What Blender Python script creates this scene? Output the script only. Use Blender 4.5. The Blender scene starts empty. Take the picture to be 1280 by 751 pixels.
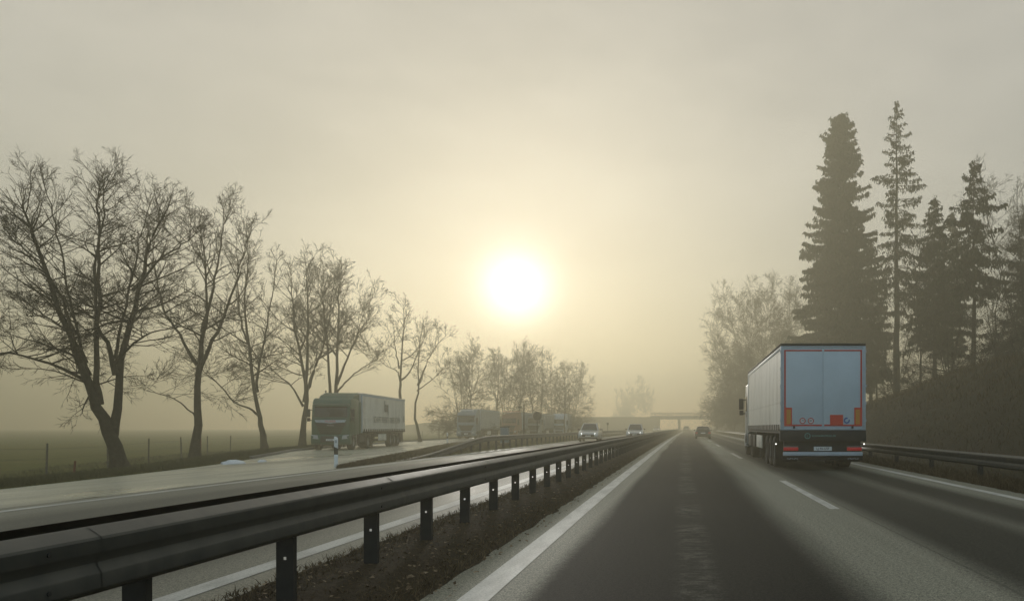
import bpy, bmesh, math, random
import numpy as np
from mathutils import Vector, Matrix

R = math.radians
scene = bpy.context.scene
COL = scene.collection

# ------------------------------------------------------------------ layout
def curve(Y):                      # the motorway bends gently to the right
    return 4.0 * (max(Y, 0.0) / 300.0) ** 1.3

def lerp_tab(tab, Y):
    if Y <= tab[0][0]: return tab[0][1]
    for (a, va), (b, vb) in zip(tab, tab[1:]):
        if Y <= b:
            t = (Y - a) / (b - a)
            return va + (vb - va) * t
    return tab[-1][1]

def smooth(t):
    t = min(1.0, max(0.0, t)); return t * t * (3 - 2 * t)

LT = [(-80, -14), (0, -14.4), (14, -15.0), (20, -15.7), (26, -16.9), (32, -18.2), (38, -19.7), (46, -22.1), (54, -24.6), (62, -26), (70, -27.2), (90, -29.2), (120, -30.6), (160, -31), (220, -25), (260, -17), (300, -14.5), (720, -14.5)]
RT = [(-80, -10.95), (27, -10.95), (32, -12.0), (38, -13.3), (48, -15.4), (58, -17.7), (70, -20.2), (84, -22.4), (110, -23.4), (150, -21.9), (185, -16.5), (210, -11.0), (720, -11.0)]
def Lf(Y): return lerp_tab(LT, Y)
def Rf(Y): return lerp_tab(RT, Y)
def zr(u): return -0.2 * smooth((-10.6 - u) / 9.0)      # ramp and services lie a little lower

rngN = random.Random(5)
_PH = [(rngN.uniform(-1, 1), rngN.uniform(-1, 1), rngN.uniform(0, 6.28), rngN.uniform(.3, 1)) for _ in range(14)]
def bump(x, y, f=1.0):
    s = 0
    for a, b, p, w in _PH: s += w * math.sin(f * (a * x + b * y) * 2.2 + p)
    return s / 6.0

def ground_z(u, Y):
    L, Rr = Lf(Y), Rf(Y)
    if u > -10.9: return -0.04
    if u >= Rr:                                          # grass of the gore
        w = min(u - Rr, -10.9 - u)
        return zr(u) + (-0.04 if w < 0.02 else 0.10 * smooth(w / 0.8) + 0.025 * bump(u * 2, Y * 2))
    if u > L: return zr(u) - 0.05
    d = L - u                                            # the verge and the field
    z0 = zr(L)
    k = smooth((Y - 30) / 12) * 0.10
    return z0 + k * smooth(d / .3) + 0.03 * smooth(d / .5) - 0.48 * smooth((d - 1.2) / 5.0) + (0.05 * smooth(d / 1.0)) * bump(u, Y) * (1 if d < 30 else 0.3)

def crest(Y):
    return lerp_tab([(-80, 5.6), (60, 5.6), (66, 5.2), (74, 4.6), (92, 3.8), (130, 3.0), (250, 3.2), (285, 4.4), (320, 4.0), (720, 3)], Y)
def hill_z(u, Y):
    d = u - 8.3
    if d < 0: return -0.03 + 0.03 * smooth((u - 6.7) / .4)
    zc = crest(Y)
    t = min(1, d / 12.0)
    z = zc * (t * 0.75 + 0.25 * smooth(t))
    if d > 12: z = zc - 0.6 * smooth((d - 12) / 14)
    return z + (0.16 * bump(u * .6, Y * .6) + .10 * bump(u * 2.1 + 4, Y * 1.7)) * smooth(d / 3)

def gz(X, Y):
    u = X - curve(Y)
    return hill_z(u, Y) if u > 7.0 else ground_z(u, Y)

# ------------------------------------------------------------------ materials
def mat(name, col, rough=.6, metal=0.0, spec=.5, emit=None, estr=0.0, noise=None, bumpn=None, coat=0.0):
    m = bpy.data.materials.new(name); m.use_nodes = True
    nt = m.node_tree; b = nt.nodes['Principled BSDF']
    b.inputs['Base Color'].default_value = (*col, 1); b.inputs['Roughness'].default_value = rough
    b.inputs['Metallic'].default_value = metal; b.inputs['Specular IOR Level'].default_value = spec
    if coat: b.inputs['Coat Weight'].default_value = coat
    if emit: b.inputs['Emission Color'].default_value = (*emit, 1); b.inputs['Emission Strength'].default_value = estr
    if noise or bumpn:
        tc = nt.nodes.new('ShaderNodeTexCoord')
    if noise:
        sc, amt, col2 = noise
        n = nt.nodes.new('ShaderNodeTexNoise'); n.inputs['Scale'].default_value = sc; n.inputs['Detail'].default_value = 6
        r = nt.nodes.new('ShaderNodeValToRGB'); r.color_ramp.elements[0].position = .5 - amt; r.color_ramp.elements[1].position = .5 + amt
        r.color_ramp.elements[0].color = (*col, 1); r.color_ramp.elements[1].color = (*col2, 1)
        nt.links.new(tc.outputs['Object'], n.inputs['Vector']); nt.links.new(n.outputs['Fac'], r.inputs['Fac'])
        nt.links.new(r.outputs['Color'], b.inputs['Base Color'])
    if bumpn:
        sc, st, dist = bumpn
        n = nt.nodes.new('ShaderNodeTexNoise'); n.inputs['Scale'].default_value = sc; n.inputs['Detail'].default_value = 5
        bp = nt.nodes.new('ShaderNodeBump'); bp.inputs['Strength'].default_value = st; bp.inputs['Distance'].default_value = dist
        nt.links.new(tc.outputs['Object'], n.inputs['Vector']); nt.links.new(n.outputs['Fac'], bp.inputs['Height'])
        nt.links.new(bp.outputs['Normal'], b.inputs['Normal'])
    return m

class G:
    """tiny node-graph helper"""
    def __init__(s, m):
        s.nt = m.node_tree; s.b = s.nt.nodes.get('Principled BSDF')
    def new(s, t, **k):
        n = s.nt.nodes.new(t)
        for a, v in k.items(): setattr(n, a, v)
        return n
    def link(s, a, b): s.nt.links.new(a, b)
    def val(s, x, sock):
        if isinstance(x, (int, float)): sock.default_value = x
        elif isinstance(x, tuple): sock.default_value = x
        else: s.link(x, sock)
    def math(s, op, a, b=0.0, c=None, clamp=False):
        n = s.new('ShaderNodeMath', operation=op, use_clamp=clamp)
        s.val(a, n.inputs[0]); s.val(b, n.inputs[1])
        if c is not None: s.val(c, n.inputs[2])
        return n.outputs[0]
    def noise(s, vec, scale, detail=4, rough=.5):
        n = s.new('ShaderNodeTexNoise'); s.link(vec, n.inputs['Vector'])
        n.inputs['Scale'].default_value = scale; n.inputs['Detail'].default_value = detail; n.inputs['Roughness'].default_value = rough
        return n.outputs['Fac']
    def sstep(s, x, a, b):
        n = s.new('ShaderNodeMapRange', interpolation_type='SMOOTHSTEP'); s.link(x, n.inputs['Value'])
        n.inputs['From Min'].default_value = a; n.inputs['From Max'].default_value = b
        return n.outputs['Result']
    def mix(s, f, a, b):
        n = s.new('ShaderNodeMix', data_type='RGBA'); s.val(f, n.inputs['Factor']); s.val(a, n.inputs['A']); s.val(b, n.inputs['B'])
        return n.outputs['Result']
    def scaled(s, vec, sx, sy, sz=1):
        n = s.new('ShaderNodeVectorMath', operation='MULTIPLY'); s.link(vec, n.inputs[0]); n.inputs[1].default_value = (sx, sy, sz)
        return n.outputs[0]
    def bump(s, h, strength, dist):
        n = s.new('ShaderNodeBump'); s.link(h, n.inputs['Height']); n.inputs['Strength'].default_value = strength; n.inputs['Distance'].default_value = dist
        return n.outputs['Normal']

def c4(v, k=1.0, t=(1, .97, .90)): return (v * t[0] * k, v * t[1] * k, v * t[2] * k, 1)

def asphalt(name, kind):
    m = mat(name, (.05, .05, .05), .6); g = G(m)
    uvn = g.new('ShaderNodeUVMap'); uv = uvn.outputs['UV']
    sep = g.new('ShaderNodeSeparateXYZ'); g.link(uv, sep.inputs[0]); u, y = sep.outputs[0], sep.outputs[1]
    wob = g.math('MULTIPLY', g.math('SUBTRACT', g.noise(g.scaled(uv, .6, .06), 1.0, 3), .5), .5)
    fine = g.math('MULTIPLY', g.math('SUBTRACT', g.noise(uv, 9.0, 3), .5), .10)
    uu = g.math('ADD', g.math('ADD', u, wob), fine)
    def band(a, b, s):
        return g.math('MULTIPLY', g.sstep(uu, a - s, a + s), g.math('SUBTRACT', 1.0, g.sstep(uu, b - s, b + s)))
    agg = g.noise(uv, 75.0, 3, .65)
    agg2 = g.noise(uv, 26.0, 4, .7)
    big = g.noise(g.scaled(uv, .5, .12), 1.0, 4)
    streak = g.noise(g.scaled(uv, 5.0, .12), 1.0, 4)
    if kind == 'right':
        dark = g.math('MAXIMUM', g.math('MULTIPLY', g.sstep(uu, -1.22, -.98), g.math('SUBTRACT', 1.0, g.sstep(uu, 1.1, 1.8))), g.math('MULTIPLY', band(2.68, 5.6, .30), .9))
        # worn and bleached streak in the middle of the near lane
        sn = g.math('ADD', g.math('MULTIPLY', g.noise(g.scaled(uv, 2.2, 2.6), 1.5, 6, .75), .7), g.math('MULTIPLY', g.noise(g.scaled(uv, 9, 14), 1.0, 4, .7), .3)); sn2 = g.noise(g.scaled(uv, .4, .35), 1.0, 3)
        cen = g.math('MULTIPLY', band(-.06, .30, .10), g.math('MULTIPLY', g.sstep(sn, .44, .58), g.sstep(sn2, .36, .60)))
        cen2 = g.math('MULTIPLY', band(4.2, 4.6, .25), .35)
        dark = g.math('SUBTRACT', dark, g.math('ADD', g.math('MULTIPLY', cen, .30), cen2), clamp=True)
    elif kind == 'left':
        dark = g.math('MULTIPLY', g.math('MAXIMUM', band(-6.0, -4.5, .35), band(-9.6, -7.6, .4)), .75)
    else:
        dark = g.math('MULTIPLY', g.sstep(big, .45, .62), .7)
    val = g.math('MULTIPLY_ADD', g.math('SUBTRACT', 1.0, dark), LIGHT_ASPHALT[kind] - DARK_ASPHALT[kind], DARK_ASPHALT[kind])
    grit = g.sstep(agg, .40, .66)
    var = g.math('ADD', g.math('MULTIPLY', grit, 1.3), g.math('ADD', g.math('MULTIPLY', g.sstep(agg2, .36, .64), .7), g.math('MULTIPLY', big, .4)))
    var = g.math('MULTIPLY', var, g.math('ADD', .75, g.math('MULTIPLY', streak, .45)))
    val = g.math('MULTIPLY', val, var)
    if kind == 'right':                                    # tarred joint next to the lane line
        d = g.math('ABSOLUTE', g.math('SUBTRACT', u, 2.66)); val = g.math('MULTIPLY', val, g.math('ADD', .62, g.math('MULTIPLY', g.sstep(d, .008, .03), .38)))
    cr = g.new('ShaderNodeCombineColor'); 
    g.link(val, cr.inputs[0]); g.link(g.math('MULTIPLY', val, .96), cr.inputs[1]); g.link(g.math('MULTIPLY', val, .70), cr.inputs[2])
    g.link(cr.outputs[0], g.b.inputs['Base Color'])
    wet = g.sstep(g.noise(g.scaled(uv, .45, .10), 1.0, 4), .42, .68)
    ro = g.math('SUBTRACT', ROUGH_ASPHALT[kind], g.math('MULTIPLY', wet, .16 if kind != 'right' else .05))
    ro = g.math('ADD', ro, g.math('MULTIPLY', dark, .06))
    g.link(ro, g.b.inputs['Roughness'])
    g.link(g.math('SUBTRACT', SPEC_ASPHALT[kind], g.math('MULTIPLY', dark, .16 if kind == 'right' else 0.0)), g.b.inputs['Specular IOR Level'])
    h = g.math('ADD', agg, g.math('MULTIPLY', agg2, .6))
    g.link(g.bump(h, {'right': .7, 'left': .25, 'ramp': .06}[kind], .008), g.b.inputs['Normal'])
    return m

LIGHT_ASPHALT = dict(right=.20, left=.15, ramp=.36)
DARK_ASPHALT = dict(right=.019, left=.05, ramp=.12)
SPEC_ASPHALT = dict(right=.22, left=.28, ramp=.6)
ROUGH_ASPHALT = dict(right=.66, left=.62, ramp=.40)

def paint_mat():
    m = mat('road_paint', (.6, .6, .57), .6); g = G(m)
    uv = g.new('ShaderNodeUVMap').outputs['UV']
    n = g.noise(uv, 45, 4, .7); n2 = g.noise(g.scaled(uv, 1, .2), 5.0, 4)
    f = g.math('ADD', g.math('MULTIPLY', g.sstep(n, .30, .58), .6), g.math('MULTIPLY', g.sstep(n2, .35, .6), .4))
    g.link(g.mix(f, (.20, .19, .16, 1), (.54, .52, .46, 1)), g.b.inputs['Base Color'])
    g.link(g.bump(n, .4, .004), g.b.inputs['Normal'])
    return m

def ground_mat(name, cols, scale=1.0):
    m = mat(name, (.05, .05, .03), .95, spec=.15); g = G(m)
    uv = g.new('ShaderNodeUVMap').outputs['UV']
    n1 = g.noise(uv, .35 * scale, 6, .6); n2 = g.noise(uv, 4.0 * scale, 6, .65); n3 = g.noise(uv, 30.0, 3, .7)
    c = g.mix(g.sstep(n1, .35, .65), (*cols[0], 1), (*cols[1], 1))
    c = g.mix(g.math('MULTIPLY', g.sstep(n2, .40, .66), .75), c, (*cols[2], 1))
    c = g.mix(g.math('MULTIPLY', g.sstep(n3, .45, .7), .5), c, (*cols[3], 1))
    g.link(c, g.b.inputs['Base Color'])
    h = g.math('ADD', g.math('MULTIPLY', n2, 1.0), g.math('MULTIPLY', n3, .6))
    g.link(g.bump(h, .9, .06), g.b.inputs['Normal'])
    return m

M = {}
M['asphalt_right'] = asphalt('asphalt_right', 'right')
M['asphalt_left'] = asphalt('asphalt_left', 'left')
M['asphalt_ramp'] = asphalt('asphalt_ramp', 'ramp')
M['paint'] = paint_mat()
M['field'] = ground_mat('field_grass', [(.074, .080, .006), (.105, .098, .009), (.056, .064, .005), (.112, .092, .014)])
M['median'] = ground_mat('median_soil', [(.045, .030, .014), (.028, .020, .010), (.060, .042, .020), (.018, .013, .007)], 2)
M['hill'] = ground_mat('leaf_litter', [(.050, .042, .022), (.036, .034, .018), (.062, .045, .024), (.030, .032, .014)])
M['steel'] = mat('galvanised_steel', (.036, .040, .036), .5, .4, noise=(5, .22, (.072, .072, .060)), bumpn=(3, .25, .01))
M['steel_dark'] = mat('weathered_steel', (.018, .018, .016), .7, .3, noise=(9, .25, (.035, .034, .03)))
M['bark'] = mat('bark', (.030, .024, .016), .9, spec=.2, noise=(7, .2, (.062, .052, .034)), bumpn=(14, .9, .04))
M['twig'] = mat('twig_bark', (.042, .033, .022), .85, spec=.2)
M['needle'] = mat('spruce_needles', (.026, .034, .014), .8, spec=.2, noise=(1.2, .2, (.042, .046, .020)))
M['rubber'] = mat('tyre_rubber', (.016, .016, .016), .85, spec=.3)
M['rim'] = mat('wheel_rim', (.20, .20, .19), .5, .5)
M['black'] = mat('black_plastic', (.014, .014, .014), .6)
M['chassis'] = mat('chassis_dark', (.016, .016, .015), .75, noise=(3, .2, (.03, .028, .024)))
M['glass'] = mat('dark_glass', (.012, .014, .013), .12, spec=.6)
M['chrome'] = mat('grey_metal', (.38, .39, .39), .35, .8)
M['red_tape'] = mat('red_tape', (.50, .035, .022), .5)
M['red_plate'] = mat('red_plate', (.62, .055, .025), .45)
M['yellow_plate'] = mat('yellow_plate', (.55, .25, .03), .5)
M['tail'] = mat('tail_lens', (.45, .02, .02), .3, emit=(1, .03, .03), estr=.10)
M['lampon'] = mat('lit_lamp', (.9, .9, .85), .2, emit=(1, .97, .88), estr=3.0)
M['lens'] = mat('lamp_lens', (.40, .42, .42), .15)
M['white'] = mat('white_plastic', (.72, .74, .74), .5)
M['plate'] = mat('number_plate', (.70, .72, .70), .5)
M['ink'] = mat('black_ink', (.02, .02, .02), .6)
M['ink_grey'] = mat('grey_ink', (.12, .13, .13), .6)
M['ink_teal'] = mat('teal_ink', (.10, .30, .27), .6)
M['ink_blue'] = mat('blue_ink', (.02, .10, .36), .5)
M['ink_red'] = mat('red_ink', (.55, .05, .03), .5)
M['snow'] = mat('old_snow', (.75, .76, .76), .8, bumpn=(9, .5, .05))
M['concrete'] = mat('concrete', (.26, .25, .22), .85, noise=(.6, .2, (.20, .19, .165)))
M['kerb'] = mat('kerb_stone', (.11, .105, .09), .85, noise=(5, .2, (.17, .16, .14)), bumpn=(20, .5, .02))
M['wood'] = mat('weathered_wood', (.085, .075, .055), .9, noise=(10, .2, (.14, .12, .09)))
M['red_wood'] = mat('faded_red_wood', (.20, .05, .025), .8, noise=(8, .2, (.13, .045, .025)))
M['blue_box'] = mat('blue_grey_paint', (.10, .16, .20), .5)
M['litter'] = mat('dry_leaf', (.30, .25, .17), .8)

# ------------------------------------------------------------------ mesh helpers
class MB:
    def __init__(s): s.v = []; s.f = []
    def add(s, vs, fs):
        o = len(s.v); s.v += [tuple(v) for v in vs]; s.f += [tuple(i + o for i in f) for f in fs]; return s
    def box(s, x0, x1, y0, y1, z0, z1):
        return s.add([(x0, y0, z0), (x1, y0, z0), (x1, y1, z0), (x0, y1, z0), (x0, y0, z1), (x1, y0, z1), (x1, y1, z1), (x0, y1, z1)],
                     [(3, 2, 1, 0), (4, 5, 6, 7), (0, 1, 5, 4), (1, 2, 6, 5), (2, 3, 7, 6), (3, 0, 4, 7)])
    def hexa(s, bot, top):
        return s.add(list(bot) + list(top), [(3, 2, 1, 0), (4, 5, 6, 7), (0, 1, 5, 4), (1, 2, 6, 5), (2, 3, 7, 6), (3, 0, 4, 7)])
    def prism_x(s, prof, x0, x1):          # profile in (y, z), extruded along x
        n = len(prof)
        s.add([(x0, y, z) for y, z in prof] + [(x1, y, z) for y, z in prof],
              [tuple(range(n))[::-1], tuple(range(n, 2 * n))] + [(i, (i + 1) % n, n + (i + 1) % n, n + i) for i in range(n)])
        return s
    def prism_y(s, prof, y0, y1):          # profile in (x, z), extruded along y
        n = len(prof)
        s.add([(x, y0, z) for x, z in prof] + [(x, y1, z) for x, z in prof],
              [tuple(range(n)), tuple(range(n, 2 * n))[::-1]] + [((i + 1) % n, i, n + i, n + (i + 1) % n) for i in range(n)])
        return s
    def tube(s, p0, p1, r0, r1=None, n=8, caps=True):
        r1 = r0 if r1 is None else r1
        p0, p1 = Vector(p0), Vector(p1); t = (p1 - p0).normalized()
        a = t.cross(Vector((0, 0, 1)) if abs(t.z) < .9 else Vector((1, 0, 0))).normalized(); b = t.cross(a)
        vs = []
        for p, r in ((p0, r0), (p1, r1)):
            for k in range(n):
                q = 2 * math.pi * k / n; vs.append(p + a * (r * math.cos(q)) + b * (r * math.sin(q)))
        fs = [(k, (k + 1) % n, n + (k + 1) % n, n + k) for k in range(n)]
        if caps: fs += [tuple(range(n))[::-1], tuple(range(n, 2 * n))]
        return s.add(vs, fs)
    def lathe_x(s, prof, c, n=24):         # profile of (x, radius), round the x axis
        m = len(prof); vs = []
        for k in range(n):
            q = 2 * math.pi * k / n
            for x, r in prof: vs.append((c[0] + x, c[1] + r * math.cos(q), c[2] + r * math.sin(q)))
        fs = []
        for k in range(n):
            k2 = (k + 1) % n
            for i in range(m - 1): fs.append((k * m + i, k * m + i + 1, k2 * m + i + 1, k2 * m + i))
        return s.add(vs, fs)
    def ring_y(s, c, r0, r1, a0, a1, th, n=24):     # flat ring or disc facing y
        vs, fs = [], []
        for k in range(n + 1):
            q = a0 + (a1 - a0) * k / n
            for r in (r0, r1):
                for dy in (0, th): vs.append((c[0] + r * math.cos(q), c[1] + dy, c[2] + r * math.sin(q)))
        for k in range(n):
            o, p = 4 * k, 4 * k + 4
            fs += [(o, p, p + 2, o + 2), (o + 1, o + 3, p + 3, p + 1), (o + 2, p + 2, p + 3, o + 3), (o, o + 1, p + 1, p)]
        return s.add(vs, fs)
    def build(s, name, m, parent=None, bevel=0.0, seg=2, smooth_=False):
        me = bpy.data.meshes.new(name); me.from_pydata(s.v, [], s.f); me.update()
        if bevel or True:
            bm = bmesh.new(); bm.from_mesh(me)
            bmesh.ops.recalc_face_normals(bm, faces=bm.faces)
            if bevel:
                bmesh.ops.bevel(bm, geom=[e for e in bm.edges], offset=bevel, segments=seg, affect='EDGES', profile=.5, clamp_overlap=True)
            bm.to_mesh(me); bm.free()
        if smooth_ or bevel:
            me.polygons.foreach_set('use_smooth', [True] * len(me.polygons))
            try: me.set_sharp_from_angle(angle=R(40))
            except Exception: pass
        me.materials.append(M[m] if isinstance(m, str) else m)
        o = bpy.data.objects.new(name, me); COL.objects.link(o)
        if parent: o.parent = parent
        return o

def tag(o, label=None, cat=None, group=None, kind=None):
    if label: o['label'] = label
    if cat: o['category'] = cat
    if group: o['group'] = group
    if kind: o['kind'] = kind
    return o

def thing(name, label, cat, loc=(0, 0, 0), rz=0, group=None):
    o = bpy.data.objects.new(name, None); COL.objects.link(o); o.empty_display_size = .3
    o.location = loc; o.rotation_euler = (0, 0, rz)
    return tag(o, label, cat, group)

def part(name, parent, loc=(0, 0, 0)):
    o = bpy.data.objects.new(name, None); COL.objects.link(o); o.parent = parent; o.location = loc; return o

def copy_tree(o, parent=None):
    c = o.copy(); COL.objects.link(c)
    if parent: c.parent = parent
    for ch in list(o.children): copy_tree(ch, c)
    return c

def raw_mesh(name, verts, faces_quads=None, faces_tris=None, m=None, parent=None, smooth_=True):
    me = bpy.data.meshes.new(name)
    V = np.asarray(verts, dtype=np.float32)
    me.vertices.add(len(V)); me.vertices.foreach_set('co', V.ravel())
    idx, starts, tot = [], [], []
    off = 0
    if faces_quads is not None and len(faces_quads):
        q = np.asarray(faces_quads, dtype=np.int32); idx.append(q.ravel()); starts.append(off + 4 * np.arange(len(q))); tot.append(np.full(len(q), 4)); off += q.size
    if faces_tris is not None and len(faces_tris):
        q = np.asarray(faces_tris, dtype=np.int32); idx.append(q.ravel()); starts.append(off + 3 * np.arange(len(q))); tot.append(np.full(len(q), 3)); off += q.size
    idx = np.concatenate(idx); starts = np.concatenate(starts).astype(np.int32); tot = np.concatenate(tot).astype(np.int32)
    me.loops.add(len(idx)); me.loops.foreach_set('vertex_index', idx)
    me.polygons.add(len(starts)); me.polygons.foreach_set('loop_start', starts); me.polygons.foreach_set('loop_total', tot)
    if smooth_: me.polygons.foreach_set('use_smooth', np.ones(len(starts), dtype=bool))
    me.update(calc_edges=True); me.validate()
    if m: me.materials.append(M[m] if isinstance(m, str) else m)
    o = bpy.data.objects.new(name, me); COL.objects.link(o)
    if parent: o.parent = parent
    return o

def grid_sheet(name, rows, m, kind='structure', uvrows=None):
    """rows: list of equal-length lists of points; uv = (u, Y)"""
    nr, nc = len(rows), len(rows[0])
    V = [p for r in rows for p in r]
    q = [(i * nc + j, i * nc + j + 1, (i + 1) * nc + j + 1, (i + 1) * nc + j) for i in range(nr - 1) for j in range(nc - 1)]
    o = raw_mesh(name, V, q, None, m)
    uv = o.data.uv_layers.new(name='UVMap')
    UV = np.array([p for r in uvrows for p in r], dtype=np.float32)
    li = np.zeros(len(o.data.loops), dtype=np.int32); o.data.loops.foreach_get('vertex_index', li)
    uv.data.foreach_set('uv', UV[li].ravel())
    if kind: o['kind'] = kind
    return o

def strip(name, fa, fb, fz, Ys, m, n=2):
    rows, uvs = [], []
    for Y in Ys:
        a, b = fa(Y) if callable(fa) else fa, fb(Y) if callable(fb) else fb
        us = [a + (b - a) * k / n for k in range(n + 1)]
        rows.append([(u + curve(Y), Y, (fz(u, Y) if callable(fz) else fz)) for u in us]); uvs.append([(u, Y) for u in us])
    return grid_sheet(name, rows, m, 'structure', uvs)

def frange(a, b, s):
    out = []; x = a
    while x < b - 1e-6: out.append(x); x += s
    return out + [b]

def text(s, size, m, parent, loc, rot, sx=1.0, name='lettering', align='CENTER', extrude=.002):
    cu = bpy.data.curves.new(name, 'FONT'); cu.body = s; cu.size = size; cu.align_x = align; cu.align_y = 'CENTER'; cu.extrude = extrude
    cu.resolution_u = 3
    tmp = bpy.data.objects.new('tmp', cu); COL.objects.link(tmp)
    bpy.context.view_layer.update()
    me = bpy.data.meshes.new_from_object(tmp); bpy.data.objects.remove(tmp); bpy.data.curves.remove(cu)
    me.materials.clear(); me.materials.append(M[m])
    o = bpy.data.objects.new(name, me); COL.objects.link(o); o.parent = parent
    o.location = loc; o.rotation_euler = rot; o.scale = (sx, 1, 1)
    return o

# ------------------------------------------------------------------ setting
YS = frange(-80, -8, 8) + frange(-6, 60, 1.0) + frange(62, 140, 2) + frange(145, 340, 5) + frange(360, 700, 20)
def side_cols(Y):
    L, Rr = Lf(Y), Rf(Y)
    cols = [-690, -420, -260, -160, -110, -80, -60, L - 22, L - 16, L - 12, L - 9, L - 7, L - 5.5, L - 4.5, L - 3.6, L - 2.8, L - 2.1, L - 1.5, L - 1, L - .6, L - .3, L - .02, L + .02]
    cols += [L + (Rr - L) * t for t in (.25, .5, .75)] + [Rr - .01]
    g0, g1 = Rr + .01, -10.9
    cols += [g0 + (g1 - g0) * t for t in (.0, .06, .14, .25, .4, .55, .7, .82, .91, .97)] + [-10.88, -7, -3.5, -2, 2, 6.0, 7.2]
    return cols
rows, uvs = [], []
for Y in YS:
    us = side_cols(Y)
    rows.append([(u + curve(Y), Y, ground_z(u, Y)) for u in us]); uvs.append([(u, Y) for u in us])
grid_sheet('ground', rows, 'field', 'structure', uvs)
rows, uvs = [], []
HU = [6.7, 7.1, 7.7, 8.3] + frange(8.8, 21, .6) + frange(22, 40, 2) + [50, 70, 110, 180, 300, 480, 690]
for Y in YS:
    rows.append([(u + curve(Y), Y, hill_z(u, Y)) for u in HU]); uvs.append([(u, Y) for u in HU])
grid_sheet('hillside', rows, 'hill', 'structure', uvs)
strip('carriageway', -1.98, 6.72, 0.0, YS, 'asphalt_right', 6)
strip('opposite_carriageway', -10.95, -3.42, 0.0, YS, 'asphalt_left', 6)
YR = [y for y in YS if -80 <= y <= 300]
strip('services_ramp', Lf, lambda Y: max(Rf(Y), Lf(Y) + .01) if Rf(Y) < -10.96 else -10.95, lambda u, Y: zr(u) - 0.001, YR, 'asphalt_ramp', 10)
rows, uvs = [], []
rg = random.Random(2)
for Y in [y for y in frange(-6, 60, .25)] + frange(61, 320, 2):
    us = [-3.46, -3.35, -3.2, -3.0, -2.85, -2.7, -2.55, -2.4, -2.25, -2.1, -2.02, -1.93]
    jl = .05 * bump(3, Y * 3) ; jr = .06 * bump(9, Y * 3)
    r_, q_ = [], []
    for i, u in enumerate(us):
        e = min(i, len(us) - 1 - i)
        u2 = u + (jl if i < 2 else jr if i > 9 else 0)
        z = -.01 if e == 0 else .012 + .05 * min(1, e / 4) + .018 * bump(u * 6, Y * 6) * min(1, e / 2)
        r_.append((u2 + curve(Y), Y, z)); q_.append((u2, Y))
    rows.append(r_); uvs.append(q_)
grid_sheet('median_strip', rows, 'median', 'structure', uvs)
YL = [y for y in YS if y <= 340]
strip('edge_line', -1.68, -1.44, .004, YL, 'paint', 1)
strip('edge_line', 6.05, 6.25, .004, YL, 'paint', 1)
strip('edge_line', -3.98, -3.76, .004, YL, 'paint', 1)
strip('edge_line', -10.60, -10.42, .004, YL, 'paint', 1)
V_, Q_, UV_ = [], [], []
for k in range(14):
    a, b = 13.7 + 22.4 * k, 21.0 + 22.4 * k
    ys = frange(a, b, 1.5)
    for y in ys:
        for u in (2.37, 2.53):
            V_.append((u + curve(y), y, .004)); UV_.append((u, y))
    n0 = len(V_) - 2 * len(ys)
    Q_ += [(n0 + 2 * i, n0 + 2 * i + 1, n0 + 2 * i + 3, n0 + 2 * i + 2) for i in range(len(ys) - 1)]
lm = raw_mesh('lane_marking', V_, Q_, None, 'paint'); lm['kind'] = 'structure'
uvl = lm.data.uv_layers.new(name='UVMap')
li = np.zeros(len(lm.data.loops), dtype=np.int32); lm.data.loops.foreach_get('vertex_index', li)
uvl.data.foreach_set('uv', np.array(UV_, dtype=np.float32)[li].ravel())
# kerb along the ramp
kb = MB(); ky = frange(41, 150, 3)
for a, b in zip(ky, ky[1:]):
    pa, pb = Lf(a) + curve(a), Lf(b) + curve(b); za, zb = zr(Lf(a)), zr(Lf(b))
    kb.hexa([(pa - .1, a, za - .1), (pa + .08, a, za - .1), (pb + .08, b, zb - .1), (pb - .1, b, zb - .1)],
            [(pa - .1, a, za + .13), (pa + .06, a, za + .12), (pb + .06, b, zb + .12), (pb - .1, b, zb + .13)])
tag(kb.build('kerb', 'kerb'), kind='structure')

# bank that carries the side road to the overpass
rows, uvs = [], []
for X in frange(-120, -6, 3):
    t = smooth((X + 120) / 60)
    rows.append([(X, 300 + dy, -.7 + (4.9 * t + .7) * hz) for dy, hz in ((-16, 0), (-10, .38), (-4.2, 1), (4.2, 1), (10, .4), (16, 0))]); uvs.append([(X, dy) for dy in (-16, -10, -4, 4, 10, 16)])
grid_sheet('bank', rows, 'hill', 'structure', uvs)
rows, uvs = [], []
for X in frange(15.2, 70, 3):
    rows.append([(X, 300 + dy, -.2 + 5.1 * hz) for dy, hz in ((-18, 0), (-10, .42), (-4.2, 1), (4.2, 1), (10, .4), (16, 0))]); uvs.append([(X, dy) for dy in (-16, -10, -4, 4, 10, 16)])
grid_sheet('bank', rows, 'hill', 'structure', uvs)

# ------------------------------------------------------------------ overpass
ov = thing('overpass', 'pale concrete road bridge with railing crossing the motorway in the fog', 'bridge', (4, 300, 0))
MB().box(-13, 12.5, -4, 4, 4.15, 5.05).build('deck', 'concrete', ov, .04)
MB().box(-13.1, 12.6, -4.25, -3.7, 5.06, 5.34).box(-13.1, 12.6, 3.7, 4.25, 5.06, 5.34).build('parapet_beam', 'concrete', ov, .03)
rl = MB()
for yy in (-4.0, 4.0):
    for zz in (5.75, 6.1, 6.42): rl.tube((-13.1, yy, zz), (12.6, yy, zz), .05, n=6)
    for k in range(18): rl.tube((-13 + k * 1.5, yy, 5.34), (-13 + k * 1.5, yy, 6.42), .045, n=6)
rl.build('railing', 'steel_dark', ov)
for yy in (-2.2, 2.2): MB().tube((-3.15, yy, -.1), (-3.15, yy, 4.15), .45, n=20).build('pillar', 'concrete', ov, smooth_=False)
MB().box(10.6, 12.6, -4.1, 4.1, -.5, 4.148).build('abutment', 'concrete', ov, .03)
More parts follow.
